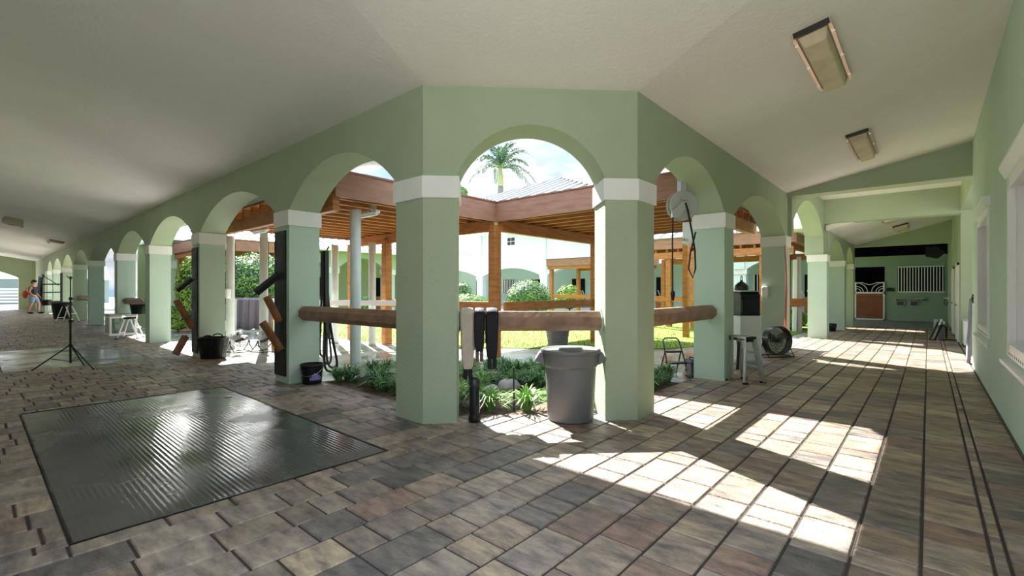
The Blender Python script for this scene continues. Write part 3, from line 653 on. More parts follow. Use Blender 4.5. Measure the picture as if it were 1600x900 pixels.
hoop = [(-.17, -.22, .012), (-.15, 0, .42), (-.14, .1, .60), (-.10, .12, .635), (.10, .12, .635), (.14, .1, .60), (.15, 0, .42), (.17, -.22, .012)]
MB().tube(hoop, .013, 8).build('hoop_frame', STEEL, t, smooth=True)
MB().tube([(-.15, .22, .012), (-.14, .02, .42), (.14, .02, .42), (.15, .22, .012)], .012, 8).build('rear_frame', STEEL, t, smooth=True)
MB().cbox((0, -.08, .245), (.30, .19, .025)).build('lower_tread', BLACKP, t, bevel=.006)
MB().cbox((0, 0, .42), (.27, .12, .025)).build('upper_tread', BLACKP, t, bevel=.006)
t = thing('toolbox', 'dark charcoal upright case beside the folding stool', 'case', (7.82, 2.93, -.05), R(-40))
MB().cbox((0, 0, .16), (.13, .30, .32)).build('body', STEEL, t, bevel=.05)
MB().tube([(0, -.07, .318), (0, -.06, .345), (0, .06, .345), (0, .07, .318)], .01, 6).build('handle', BLACKP, t)

# ================================================================== TACK TRUNK
def trunk():
    t = thing('tack_trunk', 'white-framed tack trunk with dark glossy panels and a grey lid', 'trunk', (3.11, 19.22, 0), 0)
    L_, W_, H_ = .66, .80, .66
    MB().cbox((0, 0, .30), (L_ - .03, W_ - .03, .60)).build('body', WHITEP, t)
    mb = MB()
    for sx in (-1, 1):
        for sy in (-1, 1): mb.cbox((sx * (L_ / 2 - .025), sy * (W_ / 2 - .025), .30), (.05, .05, .58))
    for sy in (-1, 1): mb.cbox((0, sy * (W_ / 2 - .02), .03), (L_, .05, .06)).cbox((0, sy * (W_ / 2 - .02), .565), (L_, .05, .045))
    for sx in (-1, 1): mb.cbox((sx * (L_ / 2 - .02), 0, .03), (.05, W_, .06)).cbox((sx * (L_ / 2 - .02), 0, .565), (.05, W_, .045))
    mb.build('frame', WHITEM, t)
    mp_ = mat('green_gloss', (.03, .075, .05), .12)
    MB().cbox((0, -W_ / 2 + .012, .30), (L_ - .1, .01, .46)).build('front_panel', mp_, t)
    MB().cbox((-L_ / 2 + .012, 0, .30), (.01, W_ - .1, .46)).build('side_panel', GREYL, t)
    MB().cbox((0, 0, .625), (L_ + .03, W_ + .03, .075)).build('lid', mat('lid_grey', (.30, .31, .30), .4), t, bevel=.01)
    MB().cbox((0, -W_ / 2 - .018, .58), (.09, .02, .06)).build('latch', CHROME, t)
trunk()

# ================================================================== FLOOR FANS, DRUM FAN, CABINET
BLADEM = mat('fan_blade', (.22, .21, .19), .6)
def wire_fan(name, label, loc, rz, r, m_, tilt=.12, blades_m=GREYL, group=None, depth=.11, drum=False):
    t = thing(name, label, 'fan', loc, rz, group); zc = r + .06; T = Matrix.Translation((0, 0, zc)) @ Matrix.Rotation(-tilt, 4, 'X')
    P = lambda x, y, z: tuple(T @ V3((x, y, z)))
    mb = MB()
    rings = ((.99, -depth), (.99, depth)) if not drum else ()
    for rr, y in ((r, 0),) + tuple((r * k, y) for k, y in rings) + tuple((r * k, s * depth * (1.0 + .12 * (1 - k))) for k in (.25, .45, .65, .85) for s in (-1, 1)):
        mb.tube([P(rr * math.cos(a), y, rr * math.sin(a)) for a in [2 * math.pi * i / 32 for i in range(32)]], .0035, 5, closed=True)
    for i in range(32):
        a = 2 * math.pi * i / 32; c, s = math.cos(a), math.sin(a)
        for q in (-1, 1): mb.tube([P(r * .12 * c, q * depth * 1.1, r * .12 * s), P(r * .7 * c, q * depth * 1.05, r * .7 * s), P(r * .99 * c, q * depth * .8, r * .99 * s)], .002, 4)
    mb.build('wire_guard', m_, t)
    if drum:
        mb = MB(); k = 40
        for i in range(k):
            a0, a1 = 2 * math.pi * i / k, 2 * math.pi * (i + 1) / k
            mb.face([P(r * 1.02 * math.cos(a0), -depth, r * 1.02 * math.sin(a0)), P(r * 1.02 * math.cos(a1), -depth, r * 1.02 * math.sin(a1)), P(r * 1.02 * math.cos(a1), depth * .5, r * 1.02 * math.sin(a1)), P(r * 1.02 * math.cos(a0), depth * .5, r * 1.02 * math.sin(a0))])
        bmesh.ops.remove_doubles(mb.bm, verts=mb.bm.verts, dist=1e-4); mb.build('housing_ring', BLACKP, t, solid=.012)
    for i in range(3):
        a = 2 * math.pi * i / 3 + .5; mb = MB(); bm = mb.bm; g = []
        for u in range(7):
            f = u / 6; rr = r * (.12 + .80 * f); hw = (.20 + .40 * math.sin(math.pi * min(1, f * .9 + .08))) * .62
            g.append([bm.verts.new(P(rr * math.cos(a + hw * v), .055 * v, rr * math.sin(a + hw * v))) for v in (-1, -.5, 0, .5, 1)])
        for A, B in zip(g, g[1:]):
            for j in range(4): bm.faces.new([A[j], A[j + 1], B[j + 1], B[j]])
        mb.build('blade', blades_m, t, solid=.004, smooth=True)
    mb = MB(); mb.lathe([(.01, -depth * 1.15), (r * .17, -depth * 1.12), (r * .19, -depth * .6), (r * .15, depth * 1.1), (.01, depth * 1.15)], (0, 0, 0), 16, None); bmesh.ops.transform(mb.bm, matrix=T @ Matrix.Rotation(R(90), 4, 'X'), verts=mb.bm.verts); mb.build('motor', BLACKP, t, smooth=True)
    mb = MB(); s = r * 1.07
    for x in (-1, 1): mb.tube([P(x * s, 0, 0), (x * s, -.02, zc * .6), (x * s, -.16, .014), (x * s, .20, .014), (x * s, .05, zc * .6), P(x * s, 0, 0)], .012, 8)
    for y in (-.16, .20): mb.tube([(-s, y, .014), (s, y, .014)], .012, 8)
    mb.build('tube_stand', m_, t)
    return t
wire_fan('drum_fan', 'round black drum fan with pale blades below the red cord', (11.2, 2.42, 0), R(-38), .285, BLACKP, .05, BLADEM, depth=.12, drum=True)
wire_fan('floor_fan', 'wire floor fan just behind the perforated basket', (4.0, 11.72, 0), R(14), .21, STEEL, .25, GREYL, 'wire floor fans')
wire_fan('floor_fan', 'wire floor fan on the side toward the white pole and plum cover', (4.42, 11.36, 0), R(25), .21, STEEL, .3, GREYL, 'wire floor fans')
tag(MB().tube([(11.58, 2.335, 2.36), (11.62, 2.32, 2.0), (11.63, 2.31, 1.6), (11.55, 2.31, 1.1), (11.45, 2.3, .75), (11.36, 2.29, .55)], .011, 8).tube([(11.60, 2.335, 2.36), (11.66, 2.32, 1.9), (11.66, 2.31, 1.4), (11.56, 2.3, .9), (11.40, 2.28, .5), (11.36, 2.27, .40)], .011, 8).build('power_cord', REDC, None, smooth=True), 'red power cord hanging down a pillar to the drum fan', 'cord')
t = thing('cabinet', 'white upright cabinet standing behind the aluminium step ladder', 'cabinet', (10.0, 2.72, 0), R(-42))
MB().cbox((0, 0, .46), (.44, .44, .90)).build('body', WHITEP, t, bevel=.012)
MB().cbox((.223, 0, .5), (.01, .36, .74)).build('door', WHITEM, t, bevel=.003)
MB().cbox((0, 0, .025), (.46, .46, .05)).build('plinth', GREYL, t)
t = thing('dispenser', 'black boxy dispenser with a curved front on top of the white cabinet', 'dispenser', (10.0, 2.72, .91), R(-42))
mb = MB(); mb.prism([(-.22, 0), (.22, 0), (.22, .46), (-.16, .46), (-.22, .40)], -.2, .2, (0, 0, 0), (0, 1, 0), (0, 0, 1), (1, 0, 0)); mb.build('housing', BLACKP, t, bevel=.02)
MB().cbox((-.02, -.235, .19), (.36, .03, .26)).build('front_tray', RUBBER, t, bevel=.01)
MB().cbox((.205, .02, .24), (.012, .38, .42)).build('white_side', WHITEP, t, bevel=.004)
MB().cbox((0, 0, .47), (.40, .42, .02)).build('lid', GREYL, t)
t = thing('water_jug', 'dark round jug with a looped handle on top of the black dispenser', 'jug', (9.93, 2.75, 1.392))
MB().lathe([(.02, 0), (.12, .005), (.13, .03), (.12, .10), (.06, .16), (.03, .17), (.03, .2), (.01, .2)], n=24).build('body', STEEL, t, smooth=True)
MB().tube([(.05 * math.cos(a), 0, .24 + .05 * math.sin(a)) for a in [2 * math.pi * i / 16 for i in range(16)]], .008, 6, closed=True).build('ring_handle', BLACKP, t)

# ================================================================== RIGHT WALL SIDE
t = thing('switch_plate', 'black switch plate on the end of the window wall', 'switch', (11.7, -.588, 1.25))
MB().cbox((0, 0, 0), (.10, .014, .16)).build('plate', BLACKP, t, bevel=.004); MB().cbox((0, .012, 0), (.03, .014, .06)).build('toggle', STEEL, t)
mb = MB(); bm = mb.bm; g = []
for i in range(14):
    z = .02 + 1.22 * i / 13; g.append([bm.verts.new((12.45 + .30 * (j / 8) * (1 - .25 * i / 13), -.62 + .05 * (1 - i / 13) + .022 * math.sin(j * 1.9 + i * .25), z)) for j in range(9)])
for A, B in zip(g, g[1:]):
    for j in range(8): bm.faces.new([A[j], A[j + 1], B[j + 1], B[j]])
t = thing('folded_cover', 'grey folded cloth cover leaning at the corner past the window wall', 'cover', (0, 0, 0))
mb.build('cloth', GREYCOV, t, solid=.03, smooth=True); MB().beam((12.6, -.66, .01), (12.58, -.66, 1.25), .05, .05).build('pole', STEEL, t)
t = thing('utility_bin', 'off-white plastic bin against the passage wall, past the grey cover', 'bin', (16.35, -.86, 0))
mb = MB(); mb.prism([(-.2, 0), (.2, 0), (.25, .62), (-.25, .62)], -.21, .21, (0, 0, .03), (1, 0, 0), (0, 0, 1), (0, 1, 0)); mb.build('body', WHITEP, t, bevel=.015)
MB().cbox((0, 0, .67), (.54, .48, .04)).build('lid', GREYL, t, bevel=.01)
for x in (-.15, .15): MB().lathe([(.001, -.02), (.035, -.02), (.035, .02), (.001, .02)], (x, .2, .036), 12, Matrix.Rotation(R(90), 3, 'X')).build('wheel', BLACKP, t)
t = thing('hose_unit', 'grey upright block with a looped black hose, alone on the paving', 'hose unit', (18.0, -.22, .006), R(-48))
MB().cbox((0, 0, .29), (.19, .15, .58)).build('post_body', mat('grey_green_case', (.22, .25, .22), .5), t, bevel=.02)
MB().tube([(-.10, -.08, .5), (-.18, -.1, .36), (-.34, -.14, .12), (-.42, -.16, .02), (-.30, -.2, .015), (-.16, -.14, .2), (-.02, -.12, .42), (.1, -.12, .36), (.1, -.12, .05)], .024, 8).build('black_hose', BLACKP, t, smooth=True)
MB().tube([(.06, -.11, .5), (.02, -.14, .46), (-.06, -.14, .58), (-.12, -.13, .42)], .018, 8).build('white_hose', WHITEM, t, smooth=True)
MB().tube([(.05, -.1, .02), (.4, -.5, .016), (.9, -.5, .016), (1.3, -.32, .016)], .016, 6).build('trailing_hose', BLACKP, t)
def door(n, x0, x1, z1):
    o = struct('door_%d' % n, MB().box(x0 + .05, x1 - .05, -.625, -.597, .01, z1 - .05), WINW)
    f = MB()
    for a, b, c_, d in ((x0, x0 + .07, 0, z1), (x1 - .07, x1, 0, z1), (x0, x1, z1 - .07, z1)): f.box(a, b, -.63, -.575, c_, d)
    f.build('door_frame', WINW, o); p_ = MB()
    for za, zb in ((.15, .95), (1.1, 2.0)): p_.box(x0 + .2, x1 - .2, -.6, -.59, za, zb)
    p_.build('door_panel', WHITEM, o); MB().lathe([(.002, -.03), (.03, -.03), (.033, 0), (.02, .03), (.002, .03)], (x0 + .14, -.57, 1.0), 12, Matrix.Rotation(R(90), 3, 'X')).build('door_knob', CHROME, o)
door(1, 17.6, 18.6, 2.15); door(2, 20.6, 21.6, 2.15)
t = thing('coat_hook', 'white bracket with a dark loop on the wall past the far door', 'hook', (24.2, -.6, 1.0))
MB().cbox((0, .08, .1), (.06, .16, .05)).build('bracket', WINW, t); MB().tube([(0, .13, .08), (.02, .16, -.1), (0, .1, -.2), (0, .06, -.05)], .014, 6).build('loop', BLACKP, t)

# ================================================================== STALL FRONT
def stall_door():
    t = thing('stall_door', 'brown wooden stall half-door in a white frame with scrolled top', 'door', (27.97, 1.53, 0))
    y1 = 1.13
    MB().box(-.03, .03, .05, y1 - .04, .08, 1.24).build('wood_panel', mat('stall_wood', (.27, .095, .03), .45, bump=(9, .2, 6), var=(3, (.19, .06, .02), .42, .66), stretch=(1, 1, 7)), t)
    f = MB(); f.box(-.05, .05, 0, .06, 0, 1.78).box(-.05, .05, y1 - .06, y1, 0, 1.78).box(-.05, .05, 0, y1, 0, .07).box(-.05, .05, 0, y1, 1.24, 1.32); f.build('frame', WINW, t)
    s = MB()
    s.tube([(0, .06, 1.76), (0, .3, 1.76), (0, .42, 1.70), (0, .565, 1.66), (0, .71, 1.70), (0, .83, 1.76), (0, 1.07, 1.76)], .018, 6)
    for k in (-1, 1):
        for rr in (.16, .26, .42): s.tube([(0, .565 + k * .5 - k * rr * math.sin(R(a)), 1.32 + rr * math.cos(R(a))) for a in range(0, 91, 10)], .017, 6)
    s.build('scrollwork', WINW, t)
    MB().cbox((-.06, .03, 1.15), (.04, .05, .08)).build('latch', CHROME, t)
stall_door()
t = thing('window_grille', 'white barred grille in the far stall front', 'grille', (27.95, -.52, 1.3))
f = MB(); f.box(-.03, .03, 0, 1.59, 0, .045).box(-.03, .03, 0, 1.59, 1.135, 1.18); f.build('frame', WINW, t)
for k in range(16):
    MB().box(-.018, .018, .035 + k * .1, .07 + k * .1, .045, 1.135).build('bar', WINW, t)
t = thing('wall_shelf', 'narrow wooden shelf below the stall grille', 'shelf', (27.9, .12, 1.0)); MB().box(-.12, .1, 0, 1.1, 0, .045).build('board', BEIGE, t)
for y in (.1, 1.0): MB().box(-.08, .1, y, y + .04, -.1, 0).build('bracket', BEIGE, t)
for y, l in ((.82, 'recessed feed box in the stall front, nearer the stall door'), (.34, 'recessed feed box in the stall front, farther from the stall door')):
    t = thing('feed_box', l, 'box', (27.96, y, .68), 0, 'feed boxes in the stall front'); f = MB(); f.box(-.02, .04, 0, .3, 0, .03).box(-.02, .04, 0, .3, .21, .24).box(-.02, .04, 0, .03, 0, .24).box(-.02, .04, .27, .3, 0, .24); f.build('rim', GREYL, t); MB().box(0, .04, .03, .27, .03, .21).build('well', STEEL, t)
t = thing('name_board', 'small black board between the stall door and the grille', 'sign', (27.96, 1.2, 1.36)); MB().box(-.01, .04, 0, .26, 0, .15).build('board', BLACKP, t); MB().box(-.014, .04, -.01, .27, -.012, 0).build('ledge', STEEL, t)
t = thing('loudspeaker', 'black loudspeaker hanging above the stall front', 'speaker', (27.2, -.20, 2.75))
mb = MB(); mb.prism([(-.35, .25), (-.1, 0), (.3, .1), (.3, .5), (-.1, .5)], -.2, .2, (0, 0, 0), (0, 1, 0), (0, 0, 1), (1, 0, 0)); mb.build('cabinet', BLACKP, t, bevel=.02); MB().tube([(0, 0, .5), (0, 0, 1.65)], .025, 6).build('drop_rod', BLACKP, t)

# ================================================================== CEILING FITTINGS
def tray_light(label, x, y, z, tilt, length=1.3, wd=.27):
    t = thing('ceiling_light', label, 'ceiling light', (x, y, z), 0, 'long ceiling lights'); t.rotation_euler = (-tilt, 0, 0)
    MB().box(-length / 2, length / 2, -wd / 2, wd / 2, -.035, .0).build('base_tray', BEIGE, t)
    mb = MB(); a, b = wd / 2 - .02, wd / 2 - .055; l = length / 2 - .03
    lo = [(-l + .08, -b, -.125), (l - .02, -b, -.125), (l - .02, b, -.125), (-l + .08, b, -.125)]; hi = [(-l, -a, -.03), (l, -a, -.03), (l, a, -.03), (-l, a, -.03)]
    A = [mb.bm.verts.new(q) for q in lo]; B = [mb.bm.verts.new(q) for q in hi]; mb.bm.faces.new(A)
    for i in range(4): mb.bm.faces.new([A[i], A[(i + 1) % 4], B[(i + 1) % 4], B[i]])
    mb.build('diffuser', DIFF, t, bevel=.012)
    for s in (-1, 1):
        mb = MB(); mb.box(-length / 2, length / 2 + .02, s * wd / 2 - .014, s * wd / 2 + .014, -.055, .002); mb.build('side_trim', COPPER, t)
    MB().box(-length / 2 - .015, -length / 2 + .02, -wd / 2, wd / 2, -.05, 0).build('end_cap', STEEL, t)
    for k in (-.4, 0, .4):
        for s in (-1, 1): MB().cbox((k * length, s * (wd / 2 + .005), -.05), (.03, .03, .02)).build('clip', CHROME, t)
tl = math.atan(.186)
tray_light('long tray ceiling light, the biggest one, near the window wall', 5.86, .82, 3.55 + .186 * 1.54, tl, 1.50, .29)
tray_light('tray ceiling light in front of the near cross beam', 9.78, .83, 3.55 + .186 * 1.53, tl, 1.60, .29)
tl2 = math.atan(.276)
tray_light('small ceiling light just past the middle cross beam', 17.7, .86, 3.14 + .276 * 1.34, tl2, .9, .36)
tray_light('small ceiling light deepest in the far bay', 20.7, .70, 3.14 + .276 * 1.5, tl2, 1.3, .42)
t = thing('flood_light', 'round beige floodlight on the long corridor ceiling', 'ceiling light', (.98, 24.4, 3.55 + .186 * 2.14)); t.rotation_euler = (0, math.atan(.186), 0)
MB().lathe([(.02, 0), (.24, 0), (.27, -.05), (.27, -.2), (.22, -.24), (.17, -.235), (.15, -.18), (.01, -.17)], n=28).build('housing', BEIGE, t, smooth=True)
MB().lathe([(.01, -.2), (.09, -.205), (.07, -.23), (.01, -.24)], n=20).build('lamp_lens', STEEL, t, smooth=True); MB().cbox((.24, 0, -.22), (.08, .06, .09)).build('sensor', BEIGE, t)
t = thing('ceiling_light', 'flat pale ceiling light far down the long corridor', 'ceiling light', (2.55, 30.2, 3.55 + .186 * .57), 0); t.rotation_euler = (0, math.atan(.186), 0)
MB().box(-.25, .25, -.6, .6, -.1, 0).build('housing', BEIGE, t, bevel=.02); MB().box(-.2, .2, -.55, .55, -.13, -.1).build('diffuser', WHITEP, t)
for sh in (('socket_cover', 'white outlet cover behind the basket pillar, on the pole', (4.13, 12.86, 1.32)), ('socket_cover', 'white outlet cover low beside the basket pillar', (3.635, 11.65, .64)), ('socket_cover', 'white weatherproof socket on the drum fan pillar', (11.70, 2.75, 1.37))):
    t = thing(sh[0], sh[1], 'socket', sh[2]); mb = MB(); mb.cbox((0, 0, 0), (.11, .13, .24)); mb.build('hood', WHITEM, t, bevel=.035); MB().cbox((.05, -.02, -.13), (.05, .07, .03)).build('base_plate', WHITEP, t)
# black wall rack and hanging tack far along the long arcade
t = thing('wall_rack', 'black steel rack with three bars on a far green pillar', 'rack', (3.08, 33.95, 0))
MB().box(-.05, .04, -.05, .05, .25, 2.3).build('upright', STEEL, t)
for z in (.82, 1.30, 1.72): MB().beam((0, 0, z), (-.78, .02, z - .02), .05, .06).build('bar', STEEL, t)
MB().tube([(-.75, 0, 2.2), (-.1, 0, 1.65)], .02, 6).build('stay', STEEL, t)
t = thing('hanging_tack', 'dark hanging straps and hoses on the wall behind the person', 'tack', (3.08, 43.6, 0))
for k in range(5):
    y = k * .5; MB().tube([(-.04, y, 2.3), (-.1, y + .1, 1.6), (-.12, y + .18, .7), (-.1, y + .35, .35), (-.06, y + .45, .9), (-.04, y + .4, 1.8)], .045, 6).build('strap', BLACKP, t)
MB().box(-.06, 0, -.3, 2.6, 2.25, 2.4).build('hook_board', STEEL, t)

# ================================================================== PERSON
def skin_body(name, parent, verts, edges, radii, m_, root=0, sub=2):
    me = bpy.data.meshes.new(name); me.from_pydata(verts, edges, []); o = bpy.data.objects.new(name, me); COL.objects.link(o); o.parent = parent
    sk = o.modifiers.new('skin', 'SKIN'); sk.use_smooth_shade = True
    lay = me.skin_vertices[0].data if me.skin_vertices else None
    if lay is None:
        bpy.context.view_layer.objects.active = o
    for i, r in enumerate(radii):
        me.skin_vertices[0].data[i].radius = r if isinstance(r, tuple) else (r, r)
    me.skin_vertices[0].data[root].use_root = True
    s = o.modifiers.new('sub', 'SUBSURF'); s.levels = sub; s.render_levels = sub
    me.materials.append(m_); return o
def person():
    t = thing('person', 'person in black sleeveless shirt, blue shorts and dark cap, walking', 'person', (2.42, 40.4, 0), R(-32)); t.scale = (1.08, 1.08, 1.08)
    # local: faces +x, y to their left
    V_ = [(0, 0, .95), (0, 0, 1.12), (.0, 0, 1.30), (0, 0, 1.46), (.02, 0, 1.56), (.04, 0, 1.66), (.05, 0, 1.74)]
    Rd = [(.15, .17), (.155, .17), (.165, .20), (.13, .17), .06, .085, .095]; Eg = [(i, i + 1) for i in range(6)]
    def chain(st, pts, rs):
        k = st
        for p_, r in zip(pts, rs): V_.append(p_); Rd.append(r); Eg.append((k, len(V_) - 1)); k = len(V_) - 1
        return k
    for s, kx, ax in ((1, .24, 0), (-1, -.10, 0)):
        chain(0, [(.02, s * .1, .90), (kx * .7 + .05, s * .11, .52), (kx * .9 - .04, s * .11, .28), (kx - .04, s * .11, .09), (kx + .12, s * .12, .04)], [.115, .075, .065, .042, .035])
    for s, hx in ((1, .22), (-1, .30)):
        e_ = chain(3, [(0, s * .20, 1.44), (-.02, s * .25, 1.18), (hx * .55, s * .25, .98), (hx * .75, s * .25, .93)], [.065, .052, .042, .03])
        for k in range(4): chain(e_, [(hx * .75 + .04, s * (.235 + .012 * k) , .90 - .01 * k), (hx * .75 + .05, s * (.235 + .012 * k), .86 - .004 * (k % 3))], [.010, .008])
        chain(e_, [(hx * .75 + .055, s * .22, .93), (hx * .75 + .08, s * .215, .91)], [.011, .009])
    skin_body('body', t, V_, Eg, Rd, SKIN)
    sh = skin_body('shirt', t, [(0, 0, .96), (0, 0, 1.12), (0, 0, 1.30), (0, 0, 1.44), (0, .16, 1.46), (0, -.16, 1.46)], [(0, 1), (1, 2), (2, 3), (3, 4), (3, 5)], [(.185, .195), (.19, .2), (.195, .225), (.15, .19), .085, .085], SHIRT)
    skin_body('shorts', t, [(0, 0, 1.0), (0, 0, .92), (.04, .11, .86), (.14, .12, .58), (.04, -.11, .86), (-.02, -.12, .58)], [(0, 1), (1, 2), (2, 3), (1, 4), (4, 5)], [(.18, .19), (.18, .19), .145, .125, .145, .125], DENIM)
    mb = MB(); mb.ell((.05, 0, 1.80), (.115, .105, .075), 16, 8).prism([(.10, -.08), (.24, -.05), (.25, .05), (.10, .08)], 1.785, 1.80); mb.build('cap', SHIRT, t, smooth=True)
    mb = MB(); mb.ell((-.005, 0, 1.72), (.075, .095, .085), 14, 8); mb.build('hair', BLKLEA, t, smooth=True)
    mb = MB(); mb.ell((.155, 0, 1.735), (.022, .015, .022), 8, 6)
    for s in (-1, 1): mb.ell((.05, s * .1, 1.735), (.02, .012, .03), 8, 6)
    mb.build('face', SKIN, t, smooth=True)
    for s, x in ((1, .24), (-1, -.10)):
        mb = MB(); mb.ell((x + .05, s * .115, .045), (.15, .055, .05), 14, 8); mb.build('shoe', BLKLEA, t, smooth=True)
person()
t = thing('shoulder_bag', 'small red bag carried behind the person in the black shirt', 'bag', (2.12, 40.68, .95))
mb = MB(); mb.ell((0, 0, .2), (.14, .10, .24), 14, 10); mb.build('pouch', REDB, t, smooth=True); MB().tube([(0, 0, .4), (.06, -.05, .56), (.16, -.08, .62)], .015, 6).build('strap', REDB, t)
# ================================================================== COURTYARD: PERGOLAS
def seam_roof(mb_r, mb_s, a, b, c, d, n, t=.05):
    """roof plane a-b (eave) c-d (ridge, c above b); n standing seams from eave to ridge"""
    a, b, c, d = map(V3, (a, b, c, d)); slab(mb_r, [a, b, c, d], t)
    nn = (b - a).cross(d - a).normalized()
    if nn.z < 0: nn = -nn
    for i in range(n + 1):
        f = i / n; p0, p1 = a.lerp(b, f) + nn * (t + .02), d.lerp(c, f) + nn * (t + .02); mb_s.beam(p0, p1, .035, .06, nn)
def pergola(label, org, w, l, axis, posts, zs=(2.66, 2.91, 3.27), rails=(), fascias='all', step=.45, group='timber pergolas of the courtyard', post_z=-.06):
    """deck w (x) by l (y) from org; joists run along axis"""
    x0, y0 = org; t = thing('pergola', label, 'pergola', (x0, y0, post_z), 0, group); zb, zj, zt = (z - post_z for z in zs)
    for px, py in posts:
        MB().cbox((px - x0, py - y0, zb / 2 + .04), (.2, .2, zb + .08)).build('post', CEDAR, t, bevel=.012)
    # main beams lie across the joists
    def bm_(n, *a): MB().box(*a).build(n, CEDAR, t, bevel=.006)
    if axis == 'y':
        for y in (.06, l - .06): bm_('beam', .05, w, y - .06, y + .06, zb, zj)
        k = .35
        while k < w - .1: bm_('joist', k - .035, k + .035, .05, l - .05, zj, zj + .2); k += step
    else:
        for x in (.06, w - .06): bm_('beam', x - .06, x + .06, .05, l, zb, zj)
        k = .35
        while k < l - .1: bm_('joist', .05, w - .05, k - .035, k + .035, zj, zj + .2); k += step
    mb = MB(); n = int((w if axis == 'y' else l) / .14) # deck boards run across the joists
    if axis == 'y':
        n = int(l / .14)
        for i in range(n): mb.box(.01, w - .01, i * l / n + .003, (i + 1) * l / n - .003, zj + .2, zj + .235)
    else:
        n = int(w / .14)
        for i in range(n): mb.box(i * w / n + .003, (i + 1) * w / n - .003, .01, l - .01, zj + .2, zj + .235)
    mb.build('deck_boards', CEDAR, t)
    fz0, fz1 = zt - .40, zt
    F_ = {'w': (-.045, 0, -.045, l + .045), 'e': (w, w + .045, -.045, l + .045), 's': (0, w, -.045, 0), 'n': (0, w, l, l + .045)}
    for s in (F_ if fascias == 'all' else fascias):
        a = F_[s]; f = MB().box(*a, fz0, fz1).build('fascia', FASC, t)
        MB().box(a[0] - .02, a[1] + .02, a[2] - .02, a[3] + .02, fz1, fz1 + .03).build('drip_edge', mat('brown_flashing', (.22, .10, .07), .4, .4) if 'brown_flashing' not in MATS else MATS['brown_flashing'], f)
    MB().box(-.02, w + .02, -.02, l + .02, zj + .237, zt + .005).build('roof_sheet', ROOF, t)
    for p0, p1 in rails:
        MB().beam((p0[0] - x0, p0[1] - y0, 1.05 - post_z), (p1[0] - x0, p1[1] - y0, 1.05 - post_z), .06, .20).build('rail', CEDAR, t, bevel=.005)
    return t
pr = pergola('timber pergola wing behind the grey trash can and the hose reel', (7.45, 2.95), 4.4, 4.05, 'y', [(7.44, 7.03), (11.33, 6.9), (11.7, 3.9)], rails=[((7.6, 6.9), (11.33, 6.9))], fascias='wen')
pl = pergola('timber pergola wing over the white poles and wet concrete', (3.75, 7.0), 3.7, 5.8, 'x', [(7.36, 10.95), (7.36, 12.7)], rails=[((7.4, 7.1), (7.36, 10.95))], fascias='sne')
p3 = pergola('far timber pergola behind the tack trunk, before the long low stable', (5.4, 19.4), 2.6, 3.5, 'x', [(5.6, 19.6), (5.6, 22.7), (7.8, 19.6), (7.8, 22.7)], rails=[((5.6, 19.6), (5.6, 22.7)), ((5.6, 19.6), (7.8, 19.6))])
p2 = pergola('timber pergola with white metal roof across the lawn, seen past the hose reel', (17.9, 3.3), 4.2, 6.4, 'x', [(18.05, 4.3), (18.05, 6.7), (18.05, 7.65), (18.05, 9.55), (21.9, 9.55), (21.9, 4.3)], zs=(2.62, 2.87, 3.4), rails=[((18.05, 4.3), (18.05, 9.55))])
mr, ms = MB(), MB(); seam_roof(mr, ms, (-.1, -.1, 3.47), (-.1, 6.5, 3.47), (3.3, 6.5, 4.75), (3.3, -.1, 4.75), 14); mr.build('metal_roof', ROOF, p2); ms.build('roof_seams', SEAM, p2)
p4 = pergola('small timber pergola beside the round hedge, before the pale two-storey building', (22.4, 11.5), 3.2, 5.4, 'x', [(22.55, 16.7), (22.55, 12.2), (25.4, 16.7), (25.4, 12.2)], zs=(2.62, 2.85, 3.2), step=.7, rails=[((22.55, 16.7), (22.55, 12.2)), ((22.55, 16.7), (25.4, 16.7))], post_z=-.03)
t = thing('metal_roof_shelter', 'grey standing-seam hip roof rising above the pergola corner below the palm', 'shelter', (8.85, 5.4, -.05), 0)
for x, y, z in ((.12, 5.5, 0), (5.5, 3.0, 0), (5.5, .15, 0), (.12, .15, 3.34)): MB().box(x - .08, x + .08, y - .08, y + .08, z, 3.62).build('post', CEDAR, t)
mr, ms = MB(), MB(); pk = V3((2.8, 2.8, 4.75)); cn = [V3((0, 0, 3.65)), V3((5.6, 0, 3.65)), V3((5.6, 5.6, 3.65)), V3((0, 5.6, 3.65))]
for k in range(4):
    a, b = cn[k], cn[(k + 1) % 4]; slab(mr, [a, b, pk], .05); ms.beam(a + V3((0, 0, .07)), pk + V3((0, 0, .07)), .09, .05)
    up = (pk - (a + b) / 2); nn = (b - a).cross(up).normalized()
    for i in range(1, 14):
        f = i / 14; p0 = a.lerp(b, f); hgt = 1 - abs(2 * f - 1); ms.beam(p0 + V3((0, 0, .07)), p0 + up * hgt + V3((0, 0, .07)), .03, .05, nn)
mr.build('metal_roof', ROOF, t); ms.build('roof_seams', SEAM, t)
mb = MB()
for y in (.12, 5.48): mb.box(.05, 5.55, y - .05, y + .05, 3.5, 3.64)
mb.build('tie_beam', FASC, t)

